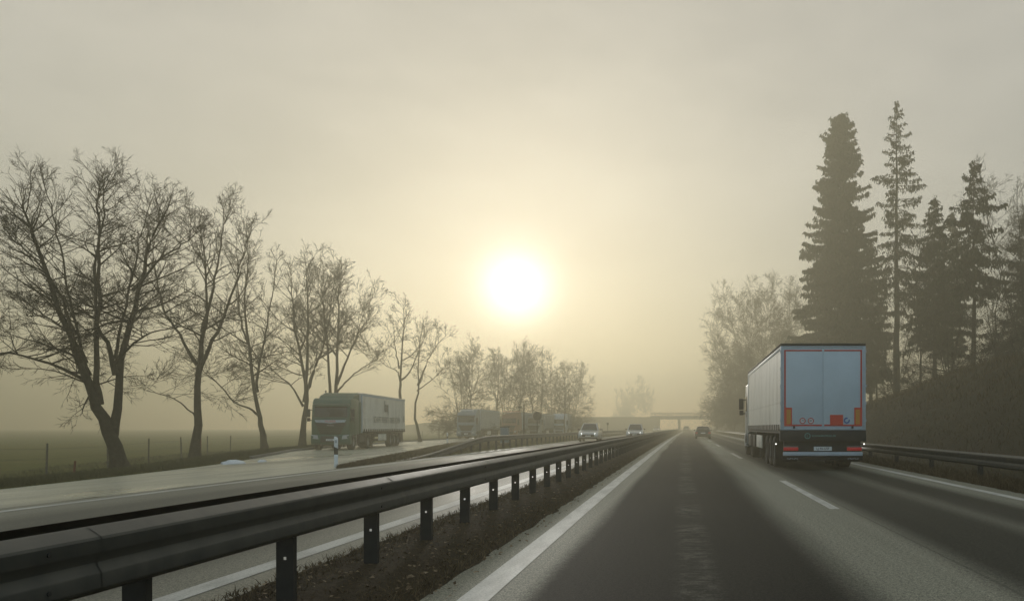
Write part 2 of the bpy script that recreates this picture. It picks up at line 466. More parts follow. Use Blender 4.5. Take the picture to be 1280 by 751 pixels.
MB().box(-14.5, -12.2, -4.1, 4.1, -.8, 4.148).build('abutment', 'concrete', ov, .03)

# ------------------------------------------------------------------ guardrails
WB = [(.010, 0.0), (.030, .006), (.076, .030), (.082, .042), (.082, .104), (.078, .114), (.062, .138), (.058, .156), (.062, .174), (.078, .198), (.082, .208), (.082, .262), (.076, .274), (.030, .304), (.010, .312)]
def beam(path, side, name, parent, m='steel'):
    """path: list of (x, y, z of the lower edge); side +1 bulges to +x"""
    V, Q = [], []
    n = len(WB)
    for x, y, z in path:
        for d, h in WB: V.append((x + side * d, y, z + h))
        for d, h in WB: V.append((x + side * (d - .006), y, z + h + (.004 if h > .3 else 0)))
    w = 2 * n
    for i in range(len(path) - 1):
        o, p = i * w, (i + 1) * w
        for k in range(n - 1):
            Q.append((o + k, o + k + 1, p + k + 1, p + k)); Q.append((o + n + k, p + n + k, p + n + k + 1, o + n + k + 1))
        Q.append((o, p, p + n, o + n)); Q.append((o + n - 1, o + 2 * n - 1, p + 2 * n - 1, p + n - 1))
    o = raw_mesh(name, V, Q, None, m, parent); o.data.set_sharp_from_angle(angle=R(24)); return o

def post_mesh(h=.80, w=.11, mb=None, x=0, y=0, z=0):
    mb = mb or MB()
    t = .007; zh = z + h * .46; rh = .011
    # web across the road with a bolt hole, and two flanges
    mb.box(x - w / 2, x - rh, y, y + t, z - .3, z + h).box(x + rh, x + w / 2, y, y + t, z - .3, z + h)
    mb.box(x - rh, x + rh, y, y + t, z - .3, zh - rh).box(x - rh, x + rh, y, y + t, zh + rh, z + h)
    mb.box(x - w / 2 - t, x - w / 2, y, y + .055, z - .3, z + h).box(x + w / 2, x + w / 2 + t, y, y + .055, z - .3, z + h)
    return mb

def bolts(path_y, fx, z, side, parent):
    src = None
    for y in path_y:
        for dy, dz in ((0, .073), (0, .235)):
            if src is None:
                src = o = MB().tube((0, 0, 0), (side * .008, 0, 0), .011, n=8).build('bolt', 'black', parent)
            else:
                o = src.copy(); COL.objects.link(o); o.parent = parent
            o.location = (fx(y + dy) + side * .080, y + dy, z + dz)
def laps(path_y, fx, z, side, parent):
    src = None
    for y in path_y:
        if src is None: src = o = beam([(.003 * side, -.17, 0), (.003 * side, .17, 0)], side, 'lap_joint', parent)
        else: o = src.copy(); COL.objects.link(o); o.parent = parent
        o.location = (fx(y), y, z)

g1 = thing('guardrail', 'double sided steel crash barrier running along the central reservation', 'guardrail', (-2.82, 4.4, 0), group='steel crash barriers')
PX, PY = -2.82, 4.4
ys = frange(-5, 60, 1) + frange(63, 255, 4)
beam([(curve(y) + .095, y - PY, .53) for y in ys], 1, 'beam', g1)
beam([(curve(y) - .105, y - PY, .535) for y in ys], -1, 'beam', g1, 'steel_dark')
pm = post_mesh(.80).build('post', 'steel_dark', g1); k = 0
posts = [2.75 + 1.69 * i - 1.69 * 0 for i in range(-3, 150)]
for i, y in enumerate(posts[:97]):
    o = pm if i == 0 else pm.copy()
    if i: COL.objects.link(o); o.parent = g1
    o.location = (curve(y), y - PY, 0)
rest = MB()
for y in posts[97:]: post_mesh(.80, mb=rest, x=curve(y), y=y - PY, z=0)
rb = rest.build('post', 'steel_dark', g1); rb['kind'] = 'stuff'
bolts([y - PY for y in frange(3.6, 52, 4.0)], lambda y: curve(y + PY) + .095, .53, 1, g1)
laps([y - PY for y in frange(4.1, 60, 4.0)], lambda y: curve(y + PY) + .095, .53, 1, g1)

def ramp_up(y): return smooth((y - 33) / 17)
g2 = thing('guardrail', 'crash barrier with ramped down end beside the far carriageway verge', 'guardrail', (-11.05, 42, 0), group='steel crash barriers')
ys = frange(33, 80, 1) + frange(84, 250, 4)
beam([(curve(y), y - 42, -.28 + .80 * ramp_up(y)) for y in ys], 1, 'beam', g2)
pm2 = post_mesh(.80).build('post', 'steel_dark', g2); first = True
for i in range(80):
    y = 41 + 2.0 * i
    zt = -.28 + .80 * ramp_up(y) + .30
    o = pm2 if first else pm2.copy()
    if not first: COL.objects.link(o); o.parent = g2
    first = False
    o.location = (curve(y) - .065, y - 42, zt - .80)
g3 = thing('guardrail', 'low crash barrier on the right verge below the wooded slope', 'guardrail', (7.25, 20, 0), group='steel crash barriers')
ys = frange(4, 60, 1) + frange(63, 255, 4)
beam([(curve(y), y - 20, .37) for y in ys], -1, 'beam', g3)
pm3 = post_mesh(.68).build('post', 'steel_dark', g3); first = True
for i in range(58):
    y = 8.6 + 4.15 * i
    o = pm3 if first else pm3.copy()
    if not first: COL.objects.link(o); o.parent = g3
    first = False
    o.location = (curve(y) + .065, y - 20, 0)
bolts([y - 20 for y in frange(10.7, 40, 4.15)], lambda y: curve(y + 20), .37, -1, g3)
laps([y - 20 for y in frange(11.2, 50, 4.15)], lambda y: curve(y + 20), .37, -1, g3)

# ------------------------------------------------------------------ small roadside things
def delineator(x, y, label, rz=0):
    z = gz(x, y)
    t = thing('delineator_post', label, 'marker post', (x, y, z), rz, 'white delineator posts')
    w = .065
    prof = [(-w, -.045), (w, -.045), (w * .55, .05), (-w * .55, .05)]
    def seg(z0, z1, z1b=None):
        z1b = z1 if z1b is None else z1b
        return MB().hexa([(px, py, z0) for px, py in prof], [(px, py, z1 if px < 0 else z1b) for px, py in prof])
    seg(-.15, .46).build('stem', 'white', t, .008)
    MB().hexa([(px * 1.01, py * 1.01, .46) for px, py in prof], [(px * 1.01, py * 1.01, .72 if px < 0 else .66) for px, py in prof]).build('black_band', 'black', t, .006)
    MB().hexa([(px, py, .72 if px < 0 else .66) for px, py in prof], [(px, py, 1.06 if px < 0 else 1.0) for px, py in prof]).build('cap', 'white', t, .01)
    MB().box(-.035, .035, -.056, -.047, .84, .94).build('reflector', 'lens', t, .003)
    return t
delineator(-11.28, 28.5, 'white marker post with black band on the grass tip before the green lorry')
delineator(-22.4, 84, 'distant marker post by the ramp between green lorry and parked lorry')

def stake(x, y, h, r, m, label, name, cat, lean=0, group=None):
    z = gz(x, y)
    o = MB().tube((0, 0, -.2), (lean * h, 0, h), r, r * .85, 7).build(name, m)
    o.location = (x, y, z); tag(o, label, cat, group); return o
stake(-25.2, 45.5, 1.72, .045, 'red_wood', 'tall faded red snow pole standing behind the second bare tree', 'snow_pole', 'pole')
stake(-19.3, 27.5, .42, .035, 'red_wood', 'short red stake in the verge left of the forked tree', 'stake', 'stake', .15, 'short stakes in the left verge')
stake(-17.6, 22.3, .36, .035, 'red_wood', 'short stake in the verge at the far left edge', 'stake', 'stake', .05, 'short stakes in the left verge')
stake(-28.2, 102, 1.75, .06, 'wood', 'thin tall wooden pole in the field left of the parked lorry with silver cab', 'snow_pole', 'pole')

# field fence
fn = thing('field_fence', 'thin wire field fence on slim posts behind the row of bare trees', 'fence', (-23, 30, -.6))
fp = []
fy = [19.5, 24.5, 30, 35.8, 41, 46.5, 52, 58, 65, 73, 82, 92, 103, 115]
def fx(Y): return -22.0 - (Y - 30) * .29 if Y < 60 else -30.7 - (Y - 60) * .06
for i, Y in enumerate(fy):
    x = fx(Y); z = gz(x, Y)
    p = MB().tube((x + 23, Y - 30, z + .6 - .2), (x + 23 + .02 * ((i * 7) % 5 - 2), Y - 30, z + .6 + 1.25), .035, .03, 6).build('post', 'wood', fn)
    fp.append((x + 23, Y - 30, z + .6))
br = MB(); a = fp[5]; br.tube((a[0] + .35, a[1] - .6, a[2]), (a[0], a[1], a[2] + .95), .025, n=5); br.build('brace', 'wood', fn)
wr = MB()
for hh in (.35, .7, 1.05):
    for a, b in zip(fp, fp[1:]): wr.tube((a[0], a[1], a[2] + hh), (b[0], b[1], b[2] + hh), .004, n=3, caps=False)
wr.build('wire', 'steel_dark', fn)

# leftover snow beside the ramp
def blob(name, loc, sx, sy, sz, m, seed):
    rr = random.Random(seed); bm = bmesh.new(); bmesh.ops.create_icosphere(bm, subdivisions=3, radius=1)
    for v in bm.verts:
        n = v.co.copy(); k = 1 + .25 * bump(n.x * 3 + seed, n.y * 3 + n.z * 2) + .1 * bump(n.x * 8, n.y * 8 + seed)
        v.co = Vector((n.x * sx * k, n.y * sy * k, max(-.1, n.z) * sz * k))
    me = bpy.data.meshes.new(name); bm.to_mesh(me); bm.free(); me.materials.append(M[m])
    me.polygons.foreach_set('use_smooth', [True] * len(me.polygons))
    o = bpy.data.objects.new(name, me); COL.objects.link(o); o.location = loc; return o
tag(blob('snow_patch', (-18.15, 35.2, zr(-18.2)), .42, .55, .16, 'snow', 3), 'larger white patch of old snow on the ramp edge beyond the first two trees', 'snow patch', 'patches of leftover snow')
tag(blob('snow_patch', (-17.85, 37.0, zr(-18)), .14, .3, .10, 'snow', 8), 'smaller white crumb of old snow just behind the larger patch', 'snow patch', 'patches of leftover snow')

# blue grey roadside box, camera pole, round sign, small sign
cb = thing('roadside_cabinet', 'blue grey roadside cabinet standing behind the far crash barrier', 'cabinet', (-13.2, 66, gz(-13.2, 66)))
MB().box(-.3, .3, -.25, .25, .1, 1.25).build('housing', 'blue_box', cb, .02)
MB().box(-.34, .34, -.29, .29, 1.25, 1.32).build('roof', 'black', cb, .015)
MB().box(-.27, .27, -.265, -.252, .18, 1.18).build('door', 'blue_box', cb, .005)
MB().box(-.33, .33, -.28, .28, -.2, .1).build('plinth', 'concrete', cb, .01)
cp = thing('camera_pole', 'thin dark pole carrying a small traffic camera near the round sign', 'pole', (-16.0, 90, gz(-16, 90)))
MB().tube((0, 0, -.2), (0, 0, 3.8), .075, .06, 10).build('mast', 'steel_dark', cp, smooth_=True)
MB().tube((0, 0, 3.25), (-.30, 0, 3.42), .025, n=6).build('bracket', 'steel_dark', cp)
cam_h = MB().box(-.58, -.22, -.3, .12, 3.36, 3.54).build('camera_housing', 'black', cp, .02)
MB().tube((-.40, -.31, 3.45), (-.40, -.33, 3.45), .06, n=10).build('camera_lens', 'glass', cp)
rs = thing('road_sign', 'dark round road sign seen from behind on a thin post', 'sign', (-13.8, 85, gz(-13.8, 85)))
MB().tube((0, 0, -.2), (0, 0, 2.85), .035, n=8).build('post', 'steel_dark', rs)
MB().tube((0, .05, 2.42), (0, .07, 2.42), .43, n=32).build('disc', 'steel_dark', rs)
MB().box(-.25, .25, .036, .05, 2.28, 2.32).box(-.25, .25, .036, .05, 2.52, 2.56).build('clamp', 'steel', rs)
sg = thing('road_sign', 'small faint sign on a slim post beyond the first oncoming car', 'sign', (-10.6, 132, gz(-11.5, 132)))
MB().tube((0, 0, -.2), (0, 0, 1.95), .04, n=8).build('post', 'steel_dark', sg)
MB().box(-.16, .16, -.07, -.045, 1.62, 1.98).build('panel', 'steel', sg, .005)
ec = thing('emergency_box', 'low dark roadside box beside the small faint sign', 'box', (-11.2, 128, gz(-11.5, 128)))
MB().box(-.16, .16, -.14, .14, -.1, .85).build('housing', 'steel_dark', ec, .02)
MB().prism_x([(-.18, .85), (.18, .85), (0, 1.0)], -.19, .19).build('roof', 'black', ec)

# ------------------------------------------------------------------ lorries
def wheel_pair_mesh():
    t = MB(); prof = [(-.16, .27), (-.185, .33), (-.185, .45), (-.15, .505), (.15, .505), (.185, .45), (.185, .33), (.16, .27)]
    t.lathe_x(prof, (0, 0, .505), 28)
    r = MB(); r.lathe_x([(.12, .275), (.15, .27), (.10, .24), (.06, .16), (.10, .15), (.11, .08), (.11, .001)], (0, 0, .505), 24)
    r.lathe_x([(-.12, .275), (-.15, .27), (-.05, .24), (-.05, .001)], (0, 0, .505), 24)
    return t, r
_wt, _wr = wheel_pair_mesh()
_W = {}
def wheel(parent, x, y, rz=0, sc=1.0, wide=1.0):
    w = part('wheel', parent, (x, y, 0)); w.scale = (wide, sc, sc); w.rotation_euler = (0, 0, 0 if x > 0 else math.pi)
    if 't' not in _W:
        _W['t'] = _wt.build('tyre', 'rubber', w, smooth_=True); _W['r'] = _wr.build('rim', 'rim', w, smooth_=True)
    else:
        for k in ('t', 'r'):
            o = _W[k].copy(); COL.objects.link(o); o.parent = w
    return w

def tarp_side(name, x, y0, y1, z0, z1, m, parent, seed=1, bulge=.02):
    rr = random.Random(seed); ny, nz = 60, 14; V, Q = [], []
    for i in range(ny + 1):
        for j in range(nz + 1):
            y = y0 + (y1 - y0) * i / ny; z = z0 + (z1 - z0) * j / nz
            e = min(1, 6 * min(i, ny - i) / ny) * min(1, 4 * min(j, nz - j) / nz)
            d = bulge * e * (.6 + .9 * bump(y * .55 + seed, z * .8)) + .006 * math.sin(y * 5.2) * e
            V.append((x + math.copysign(.002 + max(0, d), x), y, z))
    for i in range(ny):
        for j in range(nz):
            a = i * (nz + 1) + j; Q.append((a, a + 1, a + nz + 2, a + nz + 1))
    return raw_mesh(name, V, Q, None, m, parent)

def tarp_mat(name, base, dirt):
    m = mat(name, base, .55); g = G(m)
    tc = g.new('ShaderNodeTexCoord'); v = tc.outputs['Object']
    n = g.noise(g.scaled(v, 1, .5, .35), 1.6, 6, .65)
    n2 = g.noise(g.scaled(v, 1, 2.2, .12), 1.3, 5)
    sep = g.new('ShaderNodeSeparateXYZ'); g.link(v, sep.inputs[0])
    sy = g.math('ABSOLUTE', g.math('SUBTRACT', g.math('FRACT', g.math('MULTIPLY', sep.outputs[1], .42)), .5))
    seam = g.math('SUBTRACT', 1.0, g.sstep(sy, .006, .016))
    sz = g.math('ABSOLUTE', g.math('SUBTRACT', sep.outputs[2], 2.05)); seamz = g.math('SUBTRACT', 1.0, g.sstep(sz, .01, .03))
    f = g.math('MULTIPLY', g.sstep(n, .42, .72), .5)
    f = g.math('ADD', f, g.math('MULTIPLY', g.sstep(n2, .45, .7), .25))
    f = g.math('ADD', f, g.math('MULTIPLY', g.math('MAXIMUM', seam, seamz), .35), clamp=True)
    g.link(g.mix(f, (*base, 1), (*dirt, 1)), g.b.inputs['Base Color'])
    return m

M['tarp_white'] = tarp_mat('tarp_white', (.74, .72, .64), (.42, .39, .31))
M['tarp_grey'] = tarp_mat('tarp_grey', (.40, .41, .38), (.26, .26, .23))
M['tarp_dull'] = tarp_mat('tarp_dull', (.26, .27, .25), (.16, .16, .14))
M['tarp_blue'] = tarp_mat('tarp_blue', (.20, .25, .28), (.13, .15, .16))
M['door_white'] = mat('white_door', (.56, .66, .72), .38, noise=(1.1, .25, (.47, .56, .61)))
M['frame_white'] = mat('grey_white_frame', (.46, .53, .58), .45, noise=(3, .25, (.36, .41, .45)))
M['green'] = mat('green_paint', (.012, .075, .046), .4, coat=.1)
M['green_dark'] = mat('dark_green_paint', (.014, .055, .034), .4)
M['silver'] = mat('silver_paint', (.36, .40, .43), .35, .3)
M['steel_blue'] = mat('steel_blue_paint', (.15, .19, .22), .4)
M['brown'] = mat('brown_red_paint', (.26, .11, .06), .45)
M['paleblue'] = mat('pale_blue_paint', (.42, .50, .55), .4)
M['rust_red'] = mat('red_trim', (.50, .12, .06), .5)

def make_trailer(t, tarp, length=13.6, top=3.86, floor=1.22, rear='doors', seed=1, straps=24):
    W = 1.275
    # load box structure
    MB().box(-W + .012, W - .012, .03, length - .03, floor, top - .12).build('load_body', tarp, t, .01)
    for s in (-1, 1):
        tarp_side('curtain', s * (W - .008), .18, length - .12, floor + .03, top - .20, tarp, t, seed + s, .022)
        MB().box(s * W - .006 if s > 0 else -W - .006, s * W + .006 if s > 0 else -W + .006, .05, length - .02, top - .20, top - .09).build('curtain_rail', 'frame_white', t, .004)
        MB().box(s * (W - .03), s * (W + .004), .02, length - .02, floor - .10, floor + .0).build('side_rave', 'chassis', t)
        bk = MB()
        for k in range(straps):
            y = .45 + (length - .9) * k / (straps - 1)
            bk.box(s * (W + .026), s * (W + .040), y - .13, y + .13, floor - .02, floor + .17)
        bk.build('buckle_strip', 'black', t)
    MB().box(-W - .012, W + .012, -.04, length, top - .085, top).build('roof', 'chassis' if rear == 'doors' else tarp, t, .025)
    for sx in (-1, 1):
        MB().box(sx * W - .012 if sx < 0 else W - .07, -W + .07 if sx < 0 else W + .012, length - .10, length + .02, floor - .1, top - .09).build('corner_post', 'frame_white', t, .01)
    # chassis
    ch = MB()
    for s in (-1, 1): ch.box(s * .45 - .07, s * .45 + .07, .15, length - .5, .78, floor - .1)
    for y in (.5, 2.4, 3.7, 5.0, 7.2, 9.6): ch.box(-1.2, 1.2, y - .05, y + .05, floor - .2, floor - .1)
    for y in (2.4, 3.7, 5.0): ch.tube((-1, y, .5), (1, y, .5), .08, n=10)
    ch.build('chassis', 'chassis', t)
    for y in (2.4, 3.7, 5.0):
        for s in (-1, 1): wheel(t, s * 1.06, y)
    for s in (-1, 1):
        mg = MB(); mg.box(s * 1.06 - .2, s * 1.06 + .2, 1.55, 1.57, .3, 1.05)
        mg.build('mud_flap', 'rubber', t)
        MB().box(s * 1.25 - .02, s * 1.25 + .02, 6.6, 9.0, .52, 1.0).build('side_guard', 'tarp_white', t, .01)
        MB().tube((s * 1.0, 9.9, .05), (s * 1.0, 9.9, 1.1), .06, n=8).build('landing_leg', 'chassis', t)
    return W

def make_cab(t, y0, paint, dark, z_top=3.35, deflector=True, detail=True, spoiler_top=3.86, wheels=True, plate=None, board=None, badge=None):
    """cab whose front is at y0 + 2.35 ; its front faces +y"""
    c = part('cab', t)
    f = y0 + 2.35
    prof = [(y0, 1.02), (y0, z_top - .12), (y0 + .5, z_top), (f - .62, z_top), (f - .38, z_top - .12), (f - .17, 2.92), (f - .03, 2.02), (f, 1.72), (f, 1.0), (f - .1, .98)]
    MB().prism_x(prof, -1.22, 1.22).build('cab_shell', paint, c, .05, 3)
    # windscreen on the raked front
    ws = MB(); e = .012
    ws.hexa([(-1.08, f - .055 + e, 2.10), (1.08, f - .055 + e, 2.10), (1.10, f - .16, 2.10), (-1.10, f - .16, 2.10)],
            [(-1.04, f - .18 + e, 2.94), (1.04, f - .18 + e, 2.94), (1.06, f - .3, 2.94), (-1.06, f - .3, 2.94)])
    ws.build('windscreen', 'glass', c, .01)
    MB().prism_x([(f - .33, 3.12), (f - .02, 2.99), (f, 2.90), (f - .06, 2.90), (f - .26, 2.99)], -1.16, 1.16).build('sun_visor', dark, c, .01)
    # grille with slats
    gx = [(-1.02, 1.80), (1.02, 1.80), (.62, 1.06), (-.62, 1.06)]
    MB().prism_y([(x, z) for x, z in gx][::-1], f - .02, f + .025).build('grille', 'black', c, .008)
    sl = MB()
    for k in range(4):
        z = 1.14 + .12 * k; w = .64 + (z - 1.06) * .5
        sl.box(-w, w, f + .026, f + .05, z, z + .035)
    sl.build('grille_slat', dark, c)
    # bumper with lamps
    bp = [(f - .95, .42), (f - .05, .36), (f + .06, .5), (f + .07, .95), (f + .02, 1.02), (f - .35, 1.04), (f - .42, .75)]
    MB().prism_x(bp, -1.24, 1.24).build('bumper', paint, c, .04, 3)
    MB().box(-.62, .62, f + .055, f + .085, .52, .92).build('air_intake', 'black', c, .015)
    for s in (-1, 1):
        MB().hexa([(s * .74, f + .02, .72), (s * 1.2, f - .06, .76), (s * 1.2, f + .06, .76), (s * .74, f + .10, .72)],
                  [(s * .80, f + .0, .98), (s * 1.2, f - .06, 1.02), (s * 1.2, f + .06, 1.02), (s * .80, f + .085, .98)]).build('headlight', 'lens', c, .01)
        # side glass, door line, mirror, steps
        MB().box(s * 1.215, s * 1.232, y0 + 1.15, f - .32, 2.08, 2.78).build('side_window', 'glass', c, .01)
        dl = MB()
        dl.box(s * 1.218, s * 1.226, y0 + 1.05, y0 + 1.075, 1.08, 2.95).box(s * 1.218, s * 1.226, y0 + 1.12, y0 + 1.32, 1.82, 1.88)
        dl.build('door_seam', 'black', c)
        ml = MB(); ml.box(s * 1.30, s * 1.52, f - .10, f + .04, 2.18, 2.72).box(s * 1.30, s * 1.50, f - .10, f + .02, 1.90, 2.14)
        mi = ml.build('wing_mirror', 'black', c, .03)
        MB().tube((s * 1.2, f - .2, 2.66), (s * 1.4, f - .06, 2.66), .03, n=6).tube((s * 1.2, f - .2, 1.98), (s * 1.4, f - .06, 1.98), .03, n=6).build('mirror_arm', 'black', mi)
        st = MB()
        for k in range(3): st.box(s * 1.0, s * 1.23, y0 + .65, y0 + .95, .42 + .22 * k, .45 + .22 * k)
        st.box(s * 1.19, s * 1.22, y0 + .62, y0 + .65, .38, 1.0).build('step', 'chrome', c)
        fd = MB()
        for k in range(9):
            a0, a1 = math.pi * k / 9, math.pi * (k + 1) / 9; yc = y0 + 1.35; r0, r1 = .58, .63
            fd.hexa([(s * .9, yc + r0 * math.cos(a0), .52 + r0 * math.sin(a0)), (s * 1.24, yc + r0 * math.cos(a0), .52 + r0 * math.sin(a0)), (s * 1.24, yc + r1 * math.cos(a0), .52 + r1 * math.sin(a0)), (s * .9, yc + r1 * math.cos(a0), .52 + r1 * math.sin(a0))],
                    [(s * .9, yc + r0 * math.cos(a1), .52 + r0 * math.sin(a1)), (s * 1.24, yc + r0 * math.cos(a1), .52 + r0 * math.sin(a1)), (s * 1.24, yc + r1 * math.cos(a1), .52 + r1 * math.sin(a1)), (s * .9, yc + r1 * math.cos(a1), .52 + r1 * math.sin(a1))])
        fd.build('wheel_arch', paint, c)
        # side fairing with slots behind the door
        MB().box(s * 1.16, s * 1.225, y0 - .55, y0 - .03, 1.1, z_top - .2).build('side_fairing', paint, c, .02)
        fs = MB()
        for k in range(9): fs.box(s * 1.222, s * 1.232, y0 - .5, y0 - .2, 1.9 + .13 * k, 1.93 + .13 * k)
        fs.build('fairing_slot', 'black', c)
    if deflector:
        d0 = [(f - 1.15, z_top - .02), (f - 1.5, z_top + .22), (y0 - .2, spoiler_top - .04), (y0 - .45, spoiler_top - .02), (y0 - .45, z_top - .3), (y0, z_top - .1)]
        MB().prism_x(d0, -1.12, 1.12).build('roof_deflector', paint, c, .05, 3)
    # tractor frame, wheels, tank
    fr = MB(); fr.box(-.5, .5, y0 - 3.3, f - .3, .62, .95); fr.tube((-1, y0 + 1.35, .5), (1, y0 + 1.35, .5), .08, n=8).tube((-1, y0 - 2.35, .5), (1, y0 - 2.35, .5), .1, n=8)
    fr.build('tractor_frame', 'chassis', t)
    for s in (-1, 1):
        wheel(t, s * 1.06, y0 + 1.35)
        wheel(t, s * .97, y0 - 2.35, wide=1.5)
        MB().box(s * .72 if s > 0 else -1.22, 1.22 if s > 0 else -.72, y0 - 1.5, y0 - .1, .45, 1.0).build('fuel_tank', 'chassis', t, .06, 3)
    wp = MB(); wp.tube((-.7, f - .03, 2.08), (-.05, f - .07, 2.2), .012, n=5).tube((.1, f - .03, 2.08), (.75, f - .07, 2.2), .012, n=5)
    wp.build('wiper', 'black', c)
    if plate:
        pl = MB().box(-.26, .26, f + .086, f + .096, .62, .74).build('number_plate', 'plate', c)
        text(plate, .10, 'ink', pl, (0, f + .098, .68), (R(90), 0, R(180)), .85)
    if board:
        bd = MB().prism_y([(-1.0, 2.0), (-1.0, 1.99), (-.92, 1.84), (-.25, 1.80), (0, 1.76), (.25, 1.80), (.92, 1.84), (1.0, 1.99), (1.0, 2.0)][::-1], f - .04, f + .035).build('name_board', 'frame_white', c)
        text(board, .20, 'ink_red', bd, (0, f + .038, 1.90), (R(90), 0, R(180)), 1.15)
    if badge:
        text(badge, .16, 'chrome', c, (0, f + .03, 1.63), (R(90), 0, R(180)), 1.25)
    return c

# the near lorry, seen from behind
LX, LY = 4.42, 26.0
t = thing('articulated_lorry', 'white curtain sided lorry seen from behind with red bordered rear doors', 'lorry', (LX, LY, 0), R(-.6), 'articulated lorries')
make_trailer(t, 'tarp_white', top=3.84, seed=3)
make_cab(t, 14.15, 'silver', 'black', deflector=True, spoiler_top=3.75)
W = 1.275; fl, tp = 1.22, 3.755
fr = MB(); fr.box(-W - .01, -W + .075, -.03, .04, fl, tp).box(W - .075, W + .01, -.03, .04, fl, tp).box(-W + .075, W - .075, -.03, .04, tp - .055, tp).box(-W + .075, W - .075, -.03, .04, fl, fl + .085)
fr.build('rear_frame', 'frame_white', t, .008)
for s in (-1, 1):
    d = MB().box(min(s * .003, s * (W - .078)), max(s * .003, s * (W - .078)), -.012, .03, fl + .088, tp - .058).build('rear_door', 'door_white', t, .006)
    x_in, x_out = s * .035, s * (W - .10); zb, zt = fl + .12, tp - .11
    a, b = min(x_in, x_out), max(x_in, x_out)
    rt = MB(); rt.box(a, b, -.018, -.0125, zt - .045, zt).box(a, b, -.018, -.0125, zb, zb + .05)
    o0, o1 = sorted((x_out, x_out - s * .05)); rt.box(o0, o1, -.018, -.0125, zb + .05, zt - .045)
    rt.build('red_outline', 'red_tape', d)
    p0, p1 = sorted((x_out - s * .0, x_out - s * .235))
    pl = MB().box(p0, p1, -.030, -.0185, zb + .0, zb + .56).build('hazard_plate', 'red_plate', d)
    q0, q1 = sorted((x_out - s * .075, x_out - s * .195))
    MB().box(q0, q1, -.034, -.031, zb + .06, zb + .50).build('yellow_panel', 'yellow_plate', pl)
    lr = MB(); xx = s * (W - .19)
    lr.tube((s * .16, -.035, fl + .1), (s * .16, -.035, tp - .07), .014, n=8).tube((s * .9, -.035, fl + .1), (s * .9, -.035, tp - .07), .014, n=8) if False else None
    hg = MB()
    for k in range(5): hg.box(s * (W + .004) - .02, s * (W + .004) + .02, -.05, .0, fl + .25 + k * .52, fl + .33 + k * .52)
    hg.build('hinge', 'frame_white', d)
    lk = MB(); lk.box(s * .88 - .03, s * .88 + .03, -.06, -.0305, fl - .0 + .05, fl + .12); lk.build('door_lock', 'black', d)
    if s < 0:
        for x, n in ((-.62, '70'), (-.37, '80')):
            dk = MB().ring_y((x, -.020, fl + .28), 0.0005, .085, 0, 2 * math.pi, .006, 28).build('speed_sticker', 'white', d)
            MB().ring_y((x, -.024, fl + .28), .066, .092, 0, 2 * math.pi, .005, 28).build('red_rim', 'red_tape', dk)
            text(n, .09, 'ink', dk, (x, -.022, fl + .28), (R(90), 0, 0), 1.0)
    else:
        MB().box(.21, .60, -.030, -.0185, fl + .165, fl + .46).build('red_placard', 'red_plate', d)
        MB().ring_y((.715, -.018, fl + .29), .052, .092, R(70), R(380), .005, 24).build('blue_mark', 'ink_blue', d)
# dark rear sill, lights, bumper
rs_ = MB().box(-W - .02, W + .03, -.02, .25, .88, fl - .004).build('rear_sill', 'chassis', t, .02)
text('SCHWARZMÜLLER', .075, 'ink_teal', rs_, (-.05, -.023, 1.045), (R(90), 0, 0), 1.15, align='LEFT').location.x = -.34
lg = MB().ring_y((-.47, -.024, 1.045), .068, .088, 0, 2 * math.pi, .003, 28).build('emblem_ring', 'ink_teal', rs_)
text('L', .10, 'ink_teal', rs_, (-.47, -.023, 1.045), (R(90), 0, 0), 1.0, name='emblem_letter')
MB().box(-1.16, 1.16, .12, .3, .50, .90).build('lamp_carrier', 'chassis', t, .02)
for s in (-1, 1):
    a, b = sorted((s * .74, s * 1.18))
    tl = MB().box(a, b, .04, .12, .60, .70).build('tail_light', 'tail', t, .012)
    MB().box(a, b, .05, .12, .702, .735).build('reflector_strip', 'ink_grey', tl, .006)
    MB().tube((s * 1.36 - .0, .6, .79), (s * 1.36, .57, .79), .022, n=8).build('marker_light', 'lampon', t)
    MB().box(min(s * 1.24, s * 1.37), max(s * 1.24, s * 1.37), .6, .63, .77, .81).build('marker_arm', 'rubber', t)
    sm = MB()
    for k in range(5): sm.tube((s * (.75 + .07 * k), .03, .35 + .02 * (k % 2)), (s * (.80 + .07 * k), .03, .36 - .02 * (k % 2)), .012, n=6)
    sm.build('chain', 'chrome', t)
    MB().box(s * .95 - .22, s * .95 + .22, .42, .44, .25, .52).build('mud_flap', 'rubber', t, .005)
pl = MB().box(-.27, .27, .03, .045, .60, .72).build('number_plate', 'plate', t)
text('LJ 46-USF', .10, 'ink', pl, (0, .027, .66), (R(90), 0, 0), 1.0)
MB().box(-1.2, 1.2, .0, .10, .44, .56).build('underride_bar', 'frame_white', t, .02)
MB().box(-1.22, 1.22, .12, .2, .30, .43).build('spray_guard', 'rubber', t, .01)
MB().box(-1.26, -.6, 9.9, 10.8, .5, 1.0).build('tool_box', 'chassis', t, .02)

# green lorry coming towards us on the ramp
t = thing('articulated_lorry', 'green lorry facing us on the ramp with lettered white curtain trailer', 'lorry', (-24.5, 73.4, -.2), R(185.4), 'articulated lorries')
make_trailer(t, 'tarp_white', top=3.9, seed=11, rear='plain', straps=22)
make_cab(t, 14.15, 'green', 'green_dark', z_top=3.45, spoiler_top=3.92, plate='M AN 482', board='HUBER', badge='MAN')
